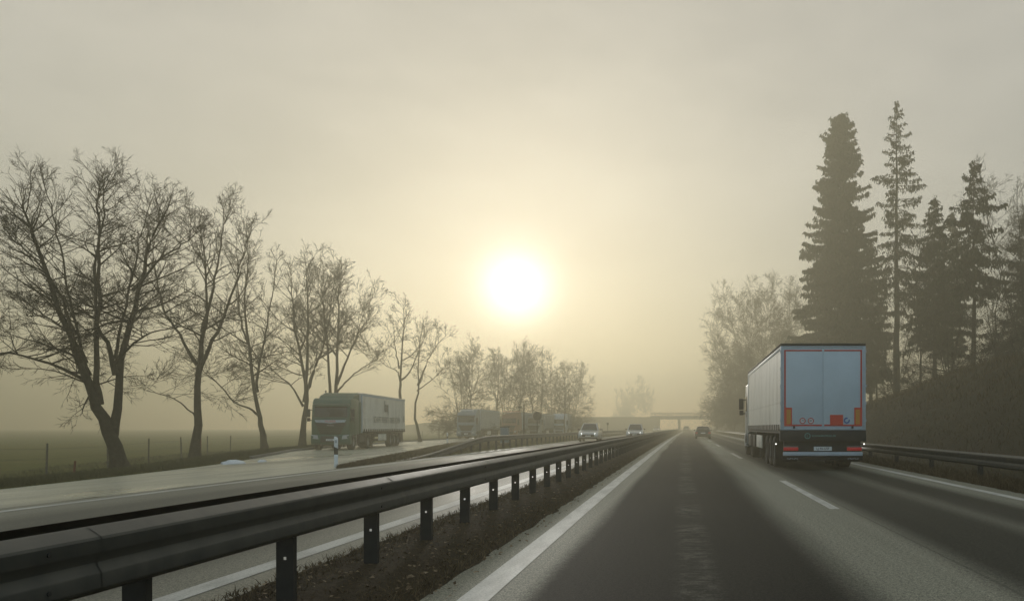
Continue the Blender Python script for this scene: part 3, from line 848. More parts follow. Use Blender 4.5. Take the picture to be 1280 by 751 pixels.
# the side towards the motorway is local -x (truck is turned round)
text('SCHAFFT PERFEKTE OBERFLÄCHEN', .64, 'ink_grey', t, (-1.33, 6.4, 2.05), (R(90), 0, R(-90)), .84)
lb = MB()
for k, (dz0, dz1) in enumerate(((-.35, .50), (-.35, .22), (-.35, .16), (-.35, .24), (-.35, .16), (-.62, .24))):
    y = 7.3 - .21 * k; lb.box(-1.328, -1.318, y - .085, y + .085, 3.05 + dz0, 3.05 + dz1)
lb.build('emblem', 'ink_grey', t)
MB().box(-1.33, -1.31, .55, .68, 1.95, 2.45).build('side_label', 'ink_grey', t)
ant = MB(); ant.tube((-.9, 15.9, 3.4), (-.9, 15.9, 3.75), .012, n=5).tube((1.05, 14.0, 3.9), (1.05, 14.0, 4.05), .05, n=6).build('aerial', 'black', t)

# silver cab lorry
t = thing('articulated_lorry', 'lorry with silver blue cab and grey curtain trailer parked behind the green one', 'lorry', (-27.7, 128.4, -.2), R(181), 'articulated lorries')
make_trailer(t, 'tarp_grey', top=3.95, seed=21, rear='plain')
make_cab(t, 14.15, 'steel_blue', 'black', z_top=3.5, spoiler_top=3.95, plate='W 5821')
rb = MB(); rb.tube((-.9, 16.0, 3.72), (.9, 16.0, 3.72), .05, n=8).tube((-.8, 16.0, 3.4), (-.8, 16.0, 3.72), .03, n=6).tube((.8, 16.0, 3.4), (.8, 16.0, 3.72), .03, n=6)
rb.build('roof_light_bar', 'white', t)
# brown red cab lorry
t = thing('articulated_lorry', 'brown red lorry with blue grey trailer parked behind the camera pole', 'lorry', (-24.4, 149, -.2), R(175), 'articulated lorries')
make_trailer(t, 'tarp_blue', top=3.85, seed=31, rear='plain')
make_cab(t, 14.15, 'brown', 'brown', z_top=3.5, spoiler_top=3.9)
MB().box(-1.15, 1.15, 14.4, 16.0, 3.91, 4.02).build('roof_stripe', 'rust_red', t, .02)
# box lorry between them
t = thing('box_lorry', 'dull grey lorry trailer parked behind the round sign', 'lorry', (-22.6, 152, -.2), R(178), 'articulated lorries')
make_trailer(t, 'tarp_dull', top=3.75, length=10.5, seed=37, rear='plain', straps=16)
make_cab(t, 11.0, 'tarp_dull', 'ink_grey', z_top=3.3, deflector=False)
# pale blue cab lorry
t = thing('articulated_lorry', 'pale blue lorry parked last in the row behind a slim tree', 'lorry', (-21.4, 166.5, -.2), R(183), 'articulated lorries')
make_trailer(t, 'tarp_blue', top=3.95, seed=41, rear='plain')
make_cab(t, 14.15, 'paleblue', 'silver', z_top=3.6, spoiler_top=3.95)

# ------------------------------------------------------------------ cars
def make_car(label, loc, rz, paint, kind='suv', lights='front', group='cars on the motorway', plate=None, name='parked_car'):
    t = thing('car', label, 'car', loc, rz, group)
    L_, Wd = (4.55, .92) if kind == 'suv' else (4.35, .89)
    zb, zs, zt = (.30, 1.02, 1.68) if kind == 'suv' else (.24, .90, 1.43)
    y0, y1 = -L_ / 2, L_ / 2
    prof = [(y0 + .05, zb + .05), (y0, zb + .3), (y0 + .03, zs - .12), (y0 + .2, zs), (y1 - 1.35, zs + .02), (y1 - .35, zs - .12), (y1 - .06, zs - .28), (y1, zb + .25), (y1 - .06, zb), (y1 - .5, zb - .04), (y0 + .5, zb - .04)]
    MB().prism_x(prof, -Wd, Wd).build('body', paint, t, .07, 3)
    rb, rt_, fb, ft = y0 + .12, y0 + (.50 if kind == 'suv' else .85), y1 - 1.2, y1 - 1.95
    wb, wt = Wd - .05, Wd - .27
    MB().hexa([(-wb, rb, zs - .03), (wb, rb, zs - .03), (wb, fb, zs - .03), (-wb, fb, zs - .03)], [(-wt, rt_, zt), (wt, rt_, zt), (wt, ft, zt), (-wt, ft, zt)]).build('cabin', paint, t, .06, 3)
    def pane(name, p, off):
        n = (Vector(p[1]) - Vector(p[0])).cross(Vector(p[3]) - Vector(p[0])).normalized() * off
        c = sum((Vector(q) for q in p), Vector()) / 4
        q = [c + (Vector(v) - c) * .86 for v in p]
        MB().hexa([v + n * .2 for v in q], [v + n for v in q]).build(name, 'glass', t)
    pane('windscreen', [(wb, fb, zs), (-wb, fb, zs), (-wt, ft, zt), (wt, ft, zt)], .012)
    pane('rear_window', [(-wb, rb, zs + .05), (wb, rb, zs + .05), (wt, rt_, zt), (-wt, rt_, zt)], .012)
    for s in (-1, 1):
        p = [(s * wb, rb + .25, zs), (s * wb, fb - .1, zs), (s * wt, ft - .1, zt), (s * wt, rt_ + .15, zt)]
        pane('side_window', p if s > 0 else p[::-1], .012)
        m_ = MB().box(min(s * Wd, s * (Wd + .17)), max(s * Wd, s * (Wd + .17)), fb - .35, fb - .22, zs + .02, zs + .15).build('wing_mirror', 'black', t, .025)
        MB().hexa([(s * (Wd - .36), y1 - .10, zs - .38), (s * (Wd - .02), y1 - .32, zs - .36), (s * (Wd - .0), y1 - .22, zs - .36), (s * (Wd - .36), y1 + .0, zs - .38)],
                  [(s * (Wd - .34), y1 - .20, zs - .24), (s * (Wd - .02), y1 - .42, zs - .20), (s * (Wd - .02), y1 - .30, zs - .20), (s * (Wd - .34), y1 - .06, zs - .24)]).build('headlight', 'lampon' if lights == 'front' else 'lens', t, .01)
        MB().box(min(s * (Wd - .28), s * (Wd - .0)), max(s * (Wd - .28), s * (Wd - .0)), y0 - .015, y0 + .2, zs - .32, zs - .12).build('tail_light', 'red_tape', t, .02)
        for y in (y0 + .82, y1 - .88):
            w = wheel(t, s * (Wd - .1), y, sc=.66, wide=.58)
    MB().box(-.55, .55, y1 - .03, y1 + .012, zb + .14, zs - .34).build('grille', 'black', t, .01)
    MB().box(-Wd + .1, Wd - .1, y1 - .1, y1 + .02, zb - .06, zb + .07).build('bumper', 'black', t, .02)
    MB().box(-Wd + .08, Wd - .08, y0 - .02, y0 + .1, zb - .02, zb + .16).build('rear_bumper', 'black', t, .02)
    MB().box(-.26, .26, y1 + .013, y1 + .025, zb + .16, zb + .27).build('number_plate', 'plate', t)
    MB().box(-.26, .26, y0 - .03, y0 - .015, zb + .36, zb + .47).build('number_plate', 'plate', t)
    if kind == 'suv':
        for s in (-1, 1): MB().tube((s * (wt - .06), rt_ + .2, zt + .03), (s * (wt - .06), ft - .1, zt + .03), .02, n=6).build('roof_rail', 'chrome', t)
    return t
M['car_silver'] = mat('silver_car_paint', (.45, .46, .45), .3, .4, coat=.6)
M['car_grey'] = mat('grey_car_paint', (.20, .21, .20), .3, .4, coat=.6)
M['car_dark'] = mat('dark_car_paint', (.045, .047, .045), .35, .2, coat=.5)
make_car('silver sports utility car with lit headlights oncoming nearest on the far carriageway', (-8.15, 81.2, 0), R(180), 'car_silver')
make_car('grey oncoming car with bright headlights half hidden behind the central barrier', (-4.55, 95, 0), R(180), 'car_silver', name='x')
make_car('dark car seen from behind driving ahead near the lane line', (3.05, 101, 0), R(-1), 'car_dark', 'sedan', 'rear')
make_car('tiny faded car far ahead near the bridge seen from behind', (2.95, 262, 0), R(-2), 'car_grey', 'suv', 'rear')
make_car('tiny faded oncoming car far off beyond the central barrier', (-5.6, 240, 0), R(178), 'car_silver', 'suv', 'front')

# ------------------------------------------------------------------ bare trees
def tubes(polys):
    """polys: list of (points, radii, sides) -> verts, quads"""
    groups = {}
    for p, r, s in polys: groups.setdefault((len(p), s), []).append((p, r))
    Vs, Qs, off = [], [], 0
    for (n, s), lst in groups.items():
        P = np.array([a for a, _ in lst], dtype=np.float64); Rr = np.array([b for _, b in lst], dtype=np.float64)
        T = np.gradient(P, axis=1); T /= (np.linalg.norm(T, axis=2, keepdims=True) + 1e-9)
        ref = np.where(np.abs(T[..., 2:3]) > .95, np.array([1., 0, 0]), np.array([0, 0, 1.]))
        A = np.cross(T, ref); A /= (np.linalg.norm(A, axis=2, keepdims=True) + 1e-9); B = np.cross(T, A)
        ang = np.arange(s) * 2 * np.pi / s
        ring = P[:, :, None, :] + Rr[:, :, None, None] * (A[:, :, None, :] * np.cos(ang)[None, None, :, None] + B[:, :, None, :] * np.sin(ang)[None, None, :, None])
        m = len(lst); Vs.append(ring.reshape(-1, 3))
        base = np.arange(m)[:, None, None] * (n * s) + np.arange(n - 1)[None, :, None] * s + np.arange(s)[None, None, :]
        nxt = np.arange(m)[:, None, None] * (n * s) + np.arange(n - 1)[None, :, None] * s + ((np.arange(s) + 1) % s)[None, None, :]
        q = np.stack([base, nxt, nxt + s, base + s], axis=-1).reshape(-1, 4) + off
        Qs.append(q); off += m * n * s
    return np.concatenate(Vs), np.concatenate(Qs)

def norm(v):
    l = math.sqrt(v[0] * v[0] + v[1] * v[1] + v[2] * v[2]) or 1; return (v[0] / l, v[1] / l, v[2] / l)

def side_dir(rng, d, ang, az=None):
    d = Vector(d); a = d.cross(Vector((0, 0, 1)) if abs(d.z) < .95 else Vector((1, 0, 0))).normalized(); b = d.cross(a)
    q = rng.uniform(0, 2 * math.pi) if az is None else az
    w = a * math.cos(q) + b * math.sin(q)
    return tuple(d * math.cos(ang) + w * math.sin(ang))

SEG = {1: 7, 2: 5, 3: 4, 4: 3}
def grow(rng, p, d, L, r, lvl, maxl, out, tw, up, dens):
    n = SEG[lvl]; st = L / (n - 1); pts = [p]; dirs = [d]; jit = (.11, .13, .13, .14)[lvl - 1]
    for i in range(n - 1):
        k = up if lvl == 1 else .012
        d = norm((d[0] + rng.gauss(0, jit), d[1] + rng.gauss(0, jit), d[2] + rng.gauss(0, jit) + k))
        p = (p[0] + d[0] * st, p[1] + d[1] * st, p[2] + d[2] * st); pts.append(p); dirs.append(d)
    rad = [max(tw, r * (1 - .85 * i / (n - 1))) for i in range(n)]
    if lvl >= 3: rad[-1] = tw * .5
    out[lvl].append((pts, rad, 5 if lvl == 1 else 4 if lvl == 2 else 3))
    if lvl >= maxl: return
    nc = max(2, int(L * dens[lvl] + rng.random()))
    for _ in range(nc):
        t = rng.uniform(.12, 1.0) ** .8 * (n - 1); i = min(n - 2, int(t)); f = t - i
        q = tuple(pts[i][k] + (pts[i + 1][k] - pts[i][k]) * f for k in range(3))
        a = rng.uniform(.38, .85)
        cl = L * rng.uniform(.3, .55) * (1.15 - .55 * t / (n - 1)) if lvl < 2 else L * rng.uniform(.35, .65) * (1.1 - .4 * t / (n - 1))
        cl = max(cl, .18)
        grow(rng, q, side_dir(rng, dirs[i], a), cl, rad[i] * .55, lvl + 1, maxl, out, tw, up, dens)

def leader_pts(ctrl, rng, n=16):
    C = [Vector(c) for c in ctrl]; P = []
    ext = [C[0] * 2 - C[1]] + C + [C[-1] * 2 - C[-2]]
    segs = len(C) - 1
    for i in range(n):
        t = i / (n - 1) * segs; k = min(segs - 1, int(t)); f = t - k
        p0, p1, p2, p3 = ext[k], ext[k + 1], ext[k + 2], ext[k + 3]
        v = .5 * ((2 * p1) + (p2 - p0) * f + (2 * p0 - 5 * p1 + 4 * p2 - p3) * f * f + (3 * p1 - p0 - 3 * p2 + p3) * f ** 3)
        if 0 < i < n - 1: v = v + Vector((rng.gauss(0, .03), rng.gauss(0, .03), 0))
        P.append(tuple(v))
    return P

def bare_tree(name, label, loc, leaders, seed, limb_len, twig=.006, per_m=2.4, maxl=4, dens=(0, 2.6, 4.2, 4.5), crown_from=.25, up=.05, group='bare roadside trees', el=(15, 62), limb_az=None):
    """leaders: list of (control points, r0, r1, has limbs from fraction)"""
    rng = random.Random(seed)
    big, out = [], {1: [], 2: [], 3: [], 4: []}
    H = max(c[-1][2] for c, *_ in leaders)
    for ctrl, r0, r1, fr in leaders:
        P = leader_pts(ctrl, rng); n = len(P)
        rad = [r0 + (r1 - r0) * (i / (n - 1)) ** .5 for i in range(n)]
        if ctrl[0][2] < .3:
            rad[0] *= 1.3; P[0] = (P[0][0], P[0][1], P[0][2] - .35)
        big.append((P, rad, 10))
        Ln = sum((Vector(P[i + 1]) - Vector(P[i])).length for i in range(n - 1))
        for _ in range(int(Ln * (1 - fr) * per_m)):
            t = (fr + (1 - fr) * rng.random() ** .9) * (n - 1); i = min(n - 2, int(t)); f = t - i
            q = tuple(P[i][k] + (P[i + 1][k] - P[i][k]) * f for k in range(3))
            h = q[2] / H
            hh = min(1, max(0, (h - crown_from) / (1 - crown_from)))
            e = R(el[0] + (el[1] - el[0]) * hh + rng.gauss(0, 9)); az = rng.uniform(0, 2 * math.pi)
            d = (math.cos(e) * math.cos(az), math.cos(e) * math.sin(az), math.sin(e))
            L = limb_len * (1.0 - .58 * hh) * rng.uniform(.5, 1.15)
            u = up if hh > .35 else up - .09 * (1 - hh / .35)
            grow(rng, q, d, L, max(twig * 1.5, min(rad[i] * .6, .014 * L + .008)), 1, maxl, out, twig, u, dens)
        # tip spray
        for _ in range(5):
            d = norm((rng.gauss(0, .5), rng.gauss(0, .5), 1))
            grow(rng, P[-1], d, limb_len * .24, r1 * .7, 1, maxl, out, twig, up, dens)
    t = thing(name, label, 'tree', loc, 0, group)
    V, Q = tubes(big); raw_mesh('trunk', V, Q, None, 'bark', t)
    V, Q = tubes(out[1] + out[2] + out[3] + out[4]); raw_mesh('crown', V, Q, None, 'twig', t)
    return t

def pix(px, py, s, base):           # photo measurements of a trunk turned into metres from its base
    return ((px - base[0]) / s, (base[1] - py) / s)
def L3(pts, base, s, depth):        # control points with a wander in depth
    n = len(pts); return [(pix(x, y, s, base)[0], depth * (i / max(1, n - 1)), pix(x, y, s, base)[1]) for i, (x, y) in enumerate(pts)]
def place(base, s):                 # metres per pixel at the tree -> position
    Y = 1075.0 / s; return ((base[0] - 846) / s, Y)

def T(label, base, s, leaders, seed, limb, **k):
    X, Y = place(base, s); z = 1.3 - (base[1] - 534) / s
    zg = gz(X, Y)
    return bare_tree('bare_tree', label, (X, Y, zg), [(L3(p, base, s, dep), r0, r1, fr) for p, r0, r1, fr, dep in leaders], seed, limb, **k)

b = (152, 588)
T('big forked bare tree leaning left, nearest on the left verge', b, 31.8, [
    ([(152, 588), (147, 566), (137, 535), (126, 510), (117, 487), (101, 440), (84, 392), (66, 335), (50, 290), (42, 265)], .40, .03, .42, -.6),
    ([(124, 506), (119, 470), (119, 403), (118, 340), (118, 292), (114, 250), (114, 226)], .17, .02, .25, .5),
    ([(140, 545), (144, 515), (145, 459), (154, 410), (162, 375), (169, 330), (174, 300), (184, 275), (194, 252)], .24, .02, .38, .9),
    ([(145, 470), (137, 430), (126, 398), (130, 340), (143, 290), (149, 248)], .13, .02, .3, -.9),
    ([(117, 487), (95, 466), (60, 452), (28, 446), (2, 470)], .10, .02, .3, -1.5),
    ([(140, 459), (165, 440), (200, 420), (240, 415)], .09, .015, .3, -1.0),
    ([(112, 470), (80, 420), (40, 395), (5, 392)], .09, .015, .3, 1.2),
    ([(165, 365), (195, 325), (225, 300), (240, 285)], .07, .015, .2, .6),
    ([(108, 455), (97, 380), (90, 300), (84, 245)], .08, .015, .2, -1.2),
    ([(144, 450), (146, 380), (150, 310), (156, 245)], .08, .015, .2, 1.6),
    ([(95, 420), (60, 350), (25, 310), (8, 300)], .075, .015, .25, .3),
], 11, 3.5, per_m=4.8, crown_from=.2, dens=(0, 3.2, 5.0, 5.8), twig=.0055, el=(2, 52))
b = (243, 572)
T('second bare tree from the left with straight trunk and fan of branches', b, 23.75, [
    ([(243, 572), (245, 520), (247, 459), (252, 420), (255, 394), (252, 333), (246, 290)], .30, .02, .42, .4),
    ([(247, 470), (262, 435), (280, 403), (297, 356), (309, 318), (315, 300)], .16, .02, .25, -.5),
    ([(253, 415), (262, 370), (266, 333), (271, 290), (274, 268)], .12, .02, .2, .7),
    ([(246, 455), (228, 420), (212, 390), (205, 350), (203, 320)], .11, .02, .25, -.8),
    ([(244, 520), (225, 500), (206, 492), (192, 488)], .05, .012, .3, -.8),
], 22, 4.0, per_m=3.4, crown_from=.25, dens=(0, 2.6, 4.2, 4.6), twig=.007)
b = (332, 562)
T('third bare tree from the left, its trunk kinked with one low limb', b, 18.2, [
    ([(332, 562), (328, 535), (324, 510), (315, 450), (309, 394), (311, 350), (315, 319)], .28, .02, .40, -.4),
    ([(321, 490), (320, 473), (328, 420), (334, 380), (341, 324)], .15, .02, .3, .6),
    ([(325, 520), (312, 510), (296, 503), (278, 480), (264, 468), (252, 455)], .10, .02, .35, -.8),
    ([(314, 440), (298, 400), (292, 350), (290, 330)], .10, .02, .3, .8),
], 33, 4.0, per_m=3.2, crown_from=.25, dens=(0, 2.5, 3.8, 4.2), twig=.008)
b = (378, 556)
T('full round bare tree directly behind the cab of the green lorry', b, 15.9, [
    ([(378, 556), (379, 525), (382, 496), (377, 456), (366, 410), (363, 370), (360, 340)], .32, .02, .42, .5),
    ([(381, 500), (385, 450), (387, 400), (387, 360), (387, 335)], .20, .02, .25, -.6),
    ([(383, 490), (393, 455), (402, 426), (408, 390), (412, 350)], .18, .02, .25, .8),
    ([(379, 505), (366, 480), (350, 465), (338, 450)], .11, .02, .3, -.9),
], 44, 4.8, per_m=3.3, crown_from=.22, dens=(0, 2.4, 3.6, 4.0), twig=.009)
b = (415, 555)
T('twin stemmed bare tree rising above the trailer of the green lorry', b, 14.6, [
    ([(414, 555), (412, 486), (408, 426), (402, 380), (400, 355)], .22, .02, .38, .4),
    ([(420, 555), (421, 486), (424, 420), (426, 370), (427, 345)], .26, .02, .38, -.5),
    ([(421, 480), (436, 440), (448, 405), (455, 380)], .14, .02, .25, .6),
    ([(421, 490), (440, 470), (462, 455), (474, 450)], .10, .02, .3, -.5),
], 55, 5.0, per_m=3.3, crown_from=.24, dens=(0, 2.3, 3.4, 3.8), twig=.010)
b = (500, 551)
T('slender bare tree with a long sideways limb behind the trailer end', b, 12.2, [
    ([(500, 551), (500, 500), (500, 471), (502, 433), (504, 400), (503, 386)], .25, .02, .5, .4),
    ([(500, 475), (496, 463), (485, 458), (471, 448)], .10, .02, .3, .2),
    ([(500, 475), (510, 468), (520, 450), (529, 430), (536, 415)], .14, .02, .35, -.6),
    ([(499, 460), (492, 430), (490, 405)], .10, .02, .2, .6),
], 66, 4.2, per_m=2.2, maxl=4, dens=(0, 2.0, 3.0, 3.2), twig=.010, crown_from=.4)
b = (526, 549)
T('thin curved bare tree leaning right in the gap between two lorries', b, 12.0, [
    ([(526, 549), (521, 530), (518, 511), (522, 481), (522, 446), (524, 420), (526, 412)], .22, .02, .5, .4),
    ([(522, 478), (532, 455), (539, 441), (550, 425), (559, 416)], .12, .02, .3, -.5),
    ([(521, 485), (540, 470), (555, 455)], .08, .02, .3, .4),
], 77, 4.0, per_m=2.4, maxl=4, dens=(0, 2.0, 3.0, 3.2), twig=.010, crown_from=.4)

def generic(kind, H, seed, rr=.2):
    rng = random.Random(seed)
    if kind == 'broad':
        ls = []
        for k in range(6):
            a = k * 1.05 + rng.uniform(-.3, .3); sp = H * rng.uniform(.12, .27)
            ls.append(([(0, 0, 0 if k == 0 else .6), (.25 * math.cos(a), .25 * math.sin(a), H * .15), (sp * .55 * math.cos(a), sp * .55 * math.sin(a), H * .5), (sp * math.cos(a), sp * math.sin(a), H * rng.uniform(.78, .95))], rr if k == 0 else rr * .6, .02, .12))
        return ls
    a = rng.uniform(0, 6.28)
    ls = [([(0, 0, 0), (rng.uniform(-.3, .3), 0, H * .3), (rng.uniform(-.4, .4), .3, H * .65), (rng.uniform(-.6, .6), 0, H * .97)], rr, .02, .35)]
    for k in range(3):
        q = a + k * 2.1; z0 = H * rng.uniform(.32, .45); sp = H * rng.uniform(.12, .2)
        ls.append(([(0, .05, z0), (sp * .6 * math.cos(q), sp * .6 * math.sin(q), z0 + H * .2), (sp * math.cos(q), sp * math.sin(q), H * rng.uniform(.75, .92))], rr * .5, .02, .15))
    return ls
def far_tree(label, px, Y, top, kind, seed, limb, src=None, group='bare trees behind the parked lorries', z=None, **k):
    s = 1075.0 / Y; X = (px - 846) / s; zg = gz(X, Y) if z is None else z
    H = 1.3 + (534 - top) / s - zg
    limb *= 1.25; kw = dict(twig=.012, per_m=2.2, maxl=4, dens=(0, 2.2, 2.8, 2.8), crown_from=.25, group=group); kw.update(k)
    return bare_tree('bare_tree', label, (X, Y, zg), generic(kind, H, seed), seed, limb, **kw)
far_tree('broad low crowned bare tree above the silver cab of the parked lorry', 577, 122, 438, 'broad', 101, 3.8, el=(5, 55), crown_from=.1)
far_tree('tall faint bare tree standing up behind the broad low crowned one', 588, 135, 428, 'tall', 102, 3.6)
far_tree('bare tree with two close stems above the grey trailer', 621, 132, 441, 'tall', 103, 3.6)
far_tree('bushy bare tree just right of the two close stems', 633, 140, 438, 'broad', 104, 3.6, el=(10, 60))
far_tree('bare tree forking above the brown red lorry', 650, 145, 434, 'tall', 105, 4.0)
far_tree('leaning bare tree above the camera pole', 664, 150, 436, 'tall', 106, 4.0)
far_tree('straight bare tree above the round sign', 676, 155, 444, 'tall', 107, 3.6)
far_tree('bushy bare tree between the round sign and the pale blue lorry', 690, 160, 458, 'broad', 108, 3.4, el=(8, 55))
far_tree('slim little bare tree in front of the pale blue lorry', 706, 140, 462, 'tall', 109, 2.6)
far_tree('rightmost bare tree of the row, above the pale blue trailer', 714, 165, 452, 'broad', 110, 4.0)

# hazy clump at the bridge
GB = 'dim trees left of the bridge'
far_tree('left dim tree of the hazy clump by the bridge', 782, 520, 486, 'broad', 121, 5.0, group=GB, twig=.03, z=-.6)
far_tree('tallest dim tree of the hazy clump by the bridge', 797, 515, 468, 'tall', 122, 4.5, group=GB, twig=.035, z=-.6)
far_tree('right dim tree of the hazy clump, next to the bridge railing', 810, 510, 482, 'tall', 123, 4.0, group=GB, twig=.035, z=-.6)

# right hand wood: bare trees
GR = 'bare trees of the wooded slope'
far_tree('wide hazy bare tree left of the spruces, above the white lorry', 948, 156, 335, 'broad', 131, 5.6, group=GR, twig=.014, dens=(0, 2.0, 2.6, 2.6))
far_tree('hazy bare tree at the left edge of the wood', 918, 179, 372, 'broad', 132, 5.0, group=GR, twig=.015, dens=(0, 2.0, 2.6, 2.6))
far_tree('hazy bare tree between the wide one and the dense spruce', 985, 164, 350, 'tall', 133, 5.0, group=GR, twig=.014, dens=(0, 2.0, 2.6, 2.6))
far_tree('bare tree with forked trunk under the short spruce', 1186, 82, 330, 'broad', 134, 3.6, group=GR, twig=.008)
far_tree('slim bare tree right of the tall thin spruce', 1150, 92, 300, 'tall', 135, 3.4, group=GR, twig=.008)
far_tree('thin bare tree at the top of the slope by the right edge', 1246, 79, 345, 'tall', 136, 2.8, group=GR, twig=.007)
far_tree('large bare tree crowning the slope at the right edge', 1283, 77, 190, 'broad', 137, 4.2, group=GR, twig=.008, per_m=2.4, dens=(0, 2.4, 3.2, 3.2))
far_tree('bare understorey tree between the dense spruce and the thin spruce', 1096, 108, 400, 'tall', 138, 3.0, group=GR, twig=.009)
far_tree('bare understorey tree low on the slope right of the lorry', 1120, 102, 380, 'broad', 139, 3.0, group=GR, twig=.009)
far_tree('small bare tree on the crest left of the right edge tree', 1262, 84, 380, 'broad', 140, 2.6, group=GR, twig=.008)
far_tree('low bushy bare tree hidden behind the white lorry', 935, 192, 440, 'broad', 141, 4.0, group=GR, twig=.018, crown_from=.05)
far_tree('low bushy bare tree at the bridge end of the wood', 915, 243, 440, 'broad', 142, 4.5, group=GR, twig=.022, crown_from=.05)

# ------------------------------------------------------------------ spruces
def spruce(label, px, Y, top, rad, seed, step=.42, nb=6, bare=.12, droop=.35, cards=12, shape=.9, irregular=.25, csize=.48):
    rng = random.Random(seed)
    s = 1075.0 / Y; X = (px - 846) / s; zg = gz(X, Y); H = 1.3 + (534 - top) / s - zg
    t = thing('spruce_tree', label, 'tree', (X, Y, zg), 0, 'spruces on the wooded slope')
    P = [(rng.gauss(0, .04), rng.gauss(0, .04), H * i / 14 - (.4 if i == 0 else 0)) for i in range(15)]
    V, Q = tubes([(P, [max(.02, .34 * H / 28 * (1 - i / 14.3)) for i in range(15)], 10)])
    raw_mesh('trunk', V, Q, None, 'bark', t)
    br, CV, CQ = [], [], []
    z = H * bare
    while z < H - .3:
        q = (H - z) / (H * (1 - bare))
        Rz = rad * min(1, q ** shape * 1.08) * (1 - .25 * smooth((q - .8) / .2))
        for _ in range(nb):
            az = rng.uniform(0, 6.283); L = max(.25, Rz * rng.uniform(1 - irregular * 1.6, 1 + irregular))
            if rng.random() < .09: L *= rng.uniform(1.2, 1.55)
            zj = rng.uniform(-.5, .5) * step; e0 = .35 * (1 - q) + .05 + rng.gauss(0, .1); pts = []
            n = 5
            for i in range(n):
                f = i / (n - 1); rr = L * f
                zz = z + zj + rr * e0 - droop * L * (f ** 1.6) * (.4 + q) + .16 * L * f ** 4 + rng.uniform(-.02, .02)
                pts.append((rr * math.cos(az), rr * math.sin(az), zz))
            br.append((pts, [.018 + .008 * L * (1 - i / (n - 1)) for i in range(n)], 3))
            nn = max(4, int(cards * 5.2 * L / 2.5))
            for _ in range(nn):
                f = rng.uniform(.12, 1.0) ** .75; k = min(n - 2, int(f * (n - 1))); g = f * (n - 1) - k
                c = [pts[k][j] + (pts[k + 1][j] - pts[k][j]) * g for j in range(3)]
                lat = rng.gauss(0, .22) * L * (1.05 - f) + rng.gauss(0, .08)
                c = [c[0] - math.sin(az) * lat, c[1] + math.cos(az) * lat, c[2] - abs(lat) * .35 + rng.gauss(0, .10)]
                w = csize * rng.uniform(.14, .42); h = csize * rng.uniform(.35, 1.15) * (.6 + .5 * q)
                a2 = az + rng.uniform(-1.1, 1.1); dx, dy = math.cos(a2) * w, math.sin(a2) * w
                tl = rng.uniform(-.25, .15) * w
                sx, sy = rng.gauss(0, .12), rng.gauss(0, .12)
                o = len(CV)
                CV += [(c[0] - dx * .4, c[1] - dy * .4, c[2] + .05), (c[0] + dx * .6, c[1] + dy * .6, c[2] + tl), (c[0] + dx * .5 + sx, c[1] + dy * .5 + sy, c[2] + tl - h * .55), (c[0] + sx, c[1] + sy, c[2] - h)]
                CQ.append((o, o + 1, o + 2, o + 3))
        z += step * rng.uniform(.7, 1.3) * (1.0 if q > .15 else .7)
    V, Q = tubes(br)
    raw_mesh('boughs', V, Q, None, 'bark', t)
    raw_mesh('crown', CV, CQ, None, 'needle', t, False)
    return t
spruce('dense dark spruce, widest of the wood, behind the white lorry', 1051, 110, 143, 5.12, 201, step=.36, nb=8, bare=.10, cards=17, shape=.52, irregular=.36, csize=.55)
spruce('tallest spruce with sparse drooping branches on a thin trunk', 1121, 100, 126, 3.97, 202, step=.72, nb=5, bare=.36, cards=13, shape=.8, irregular=.5, droop=.4, csize=.42)
spruce('short pointed spruce between the thin tall one and the right one', 1168, 92, 243, 3.20, 203, step=.42, nb=6, bare=.30, cards=13, shape=.8, irregular=.35)
spruce('spruce with dense top and bare lower trunk near the right edge', 1217, 84, 200, 3.33, 204, step=.5, nb=6, bare=.45, cards=14, shape=.75, irregular=.45)
spruce('half hidden spruce behind the short pointed one', 1190, 108, 262, 3.33, 205, step=.5, nb=6, bare=.30, cards=12, shape=.8, irregular=.4)
spruce('low spruce filling the gap beside the thin tall trunk', 1088, 123, 300, 3.58, 206, step=.5, nb=6, bare=.25, cards=12, shape=.7, irregular=.4)
spruce('far spruce at the right edge behind the large bare tree', 1285, 95, 262, 3.84, 207, step=.5, nb=6, bare=.25, cards=12, shape=.7, irregular=.4)

# brush along the top of the slope
SHR = [('low bare brush on the slope crest near the right edge of the wood', 1228, 58, 428, 1), ('low bare brush on the slope under the forked bare tree', 1196, 62, 444, 2),
       ('low bare brush on the crest just right of the lorry', 1106, 78, 462, 3), ('low bare brush on the crest below the slim bare tree', 1143, 72, 458, 4), ('low bare brush at the far right edge of the crest', 1272, 60, 418, 5)]
for lab, px, Y, top, sd in SHR:
    s_ = 1075.0 / Y; X = (px - 846) / s_; zg = gz(X, Y); H = max(1.2, 1.3 + (534 - top) / s_ - zg); rr = random.Random(sd)
    ls = []
    for k in range(7):
        a = rr.uniform(0, 6.28); sp = H * rr.uniform(.3, .8)
        ls.append(([(rr.uniform(-.3, .3), rr.uniform(-.3, .3), -.1), (sp * .4 * math.cos(a), sp * .4 * math.sin(a), H * .5), (sp * math.cos(a), sp * math.sin(a), H * rr.uniform(.7, 1))], .025, .01, .1))
    bare_tree('bare_shrub', lab, (X, Y, zg), ls, 300 + sd, 1.1, twig=.007, per_m=2.5, maxl=3, dens=(0, 4, 4, 0), crown_from=.0, group='brush on the wooded slope')['category'] = 'shrub'

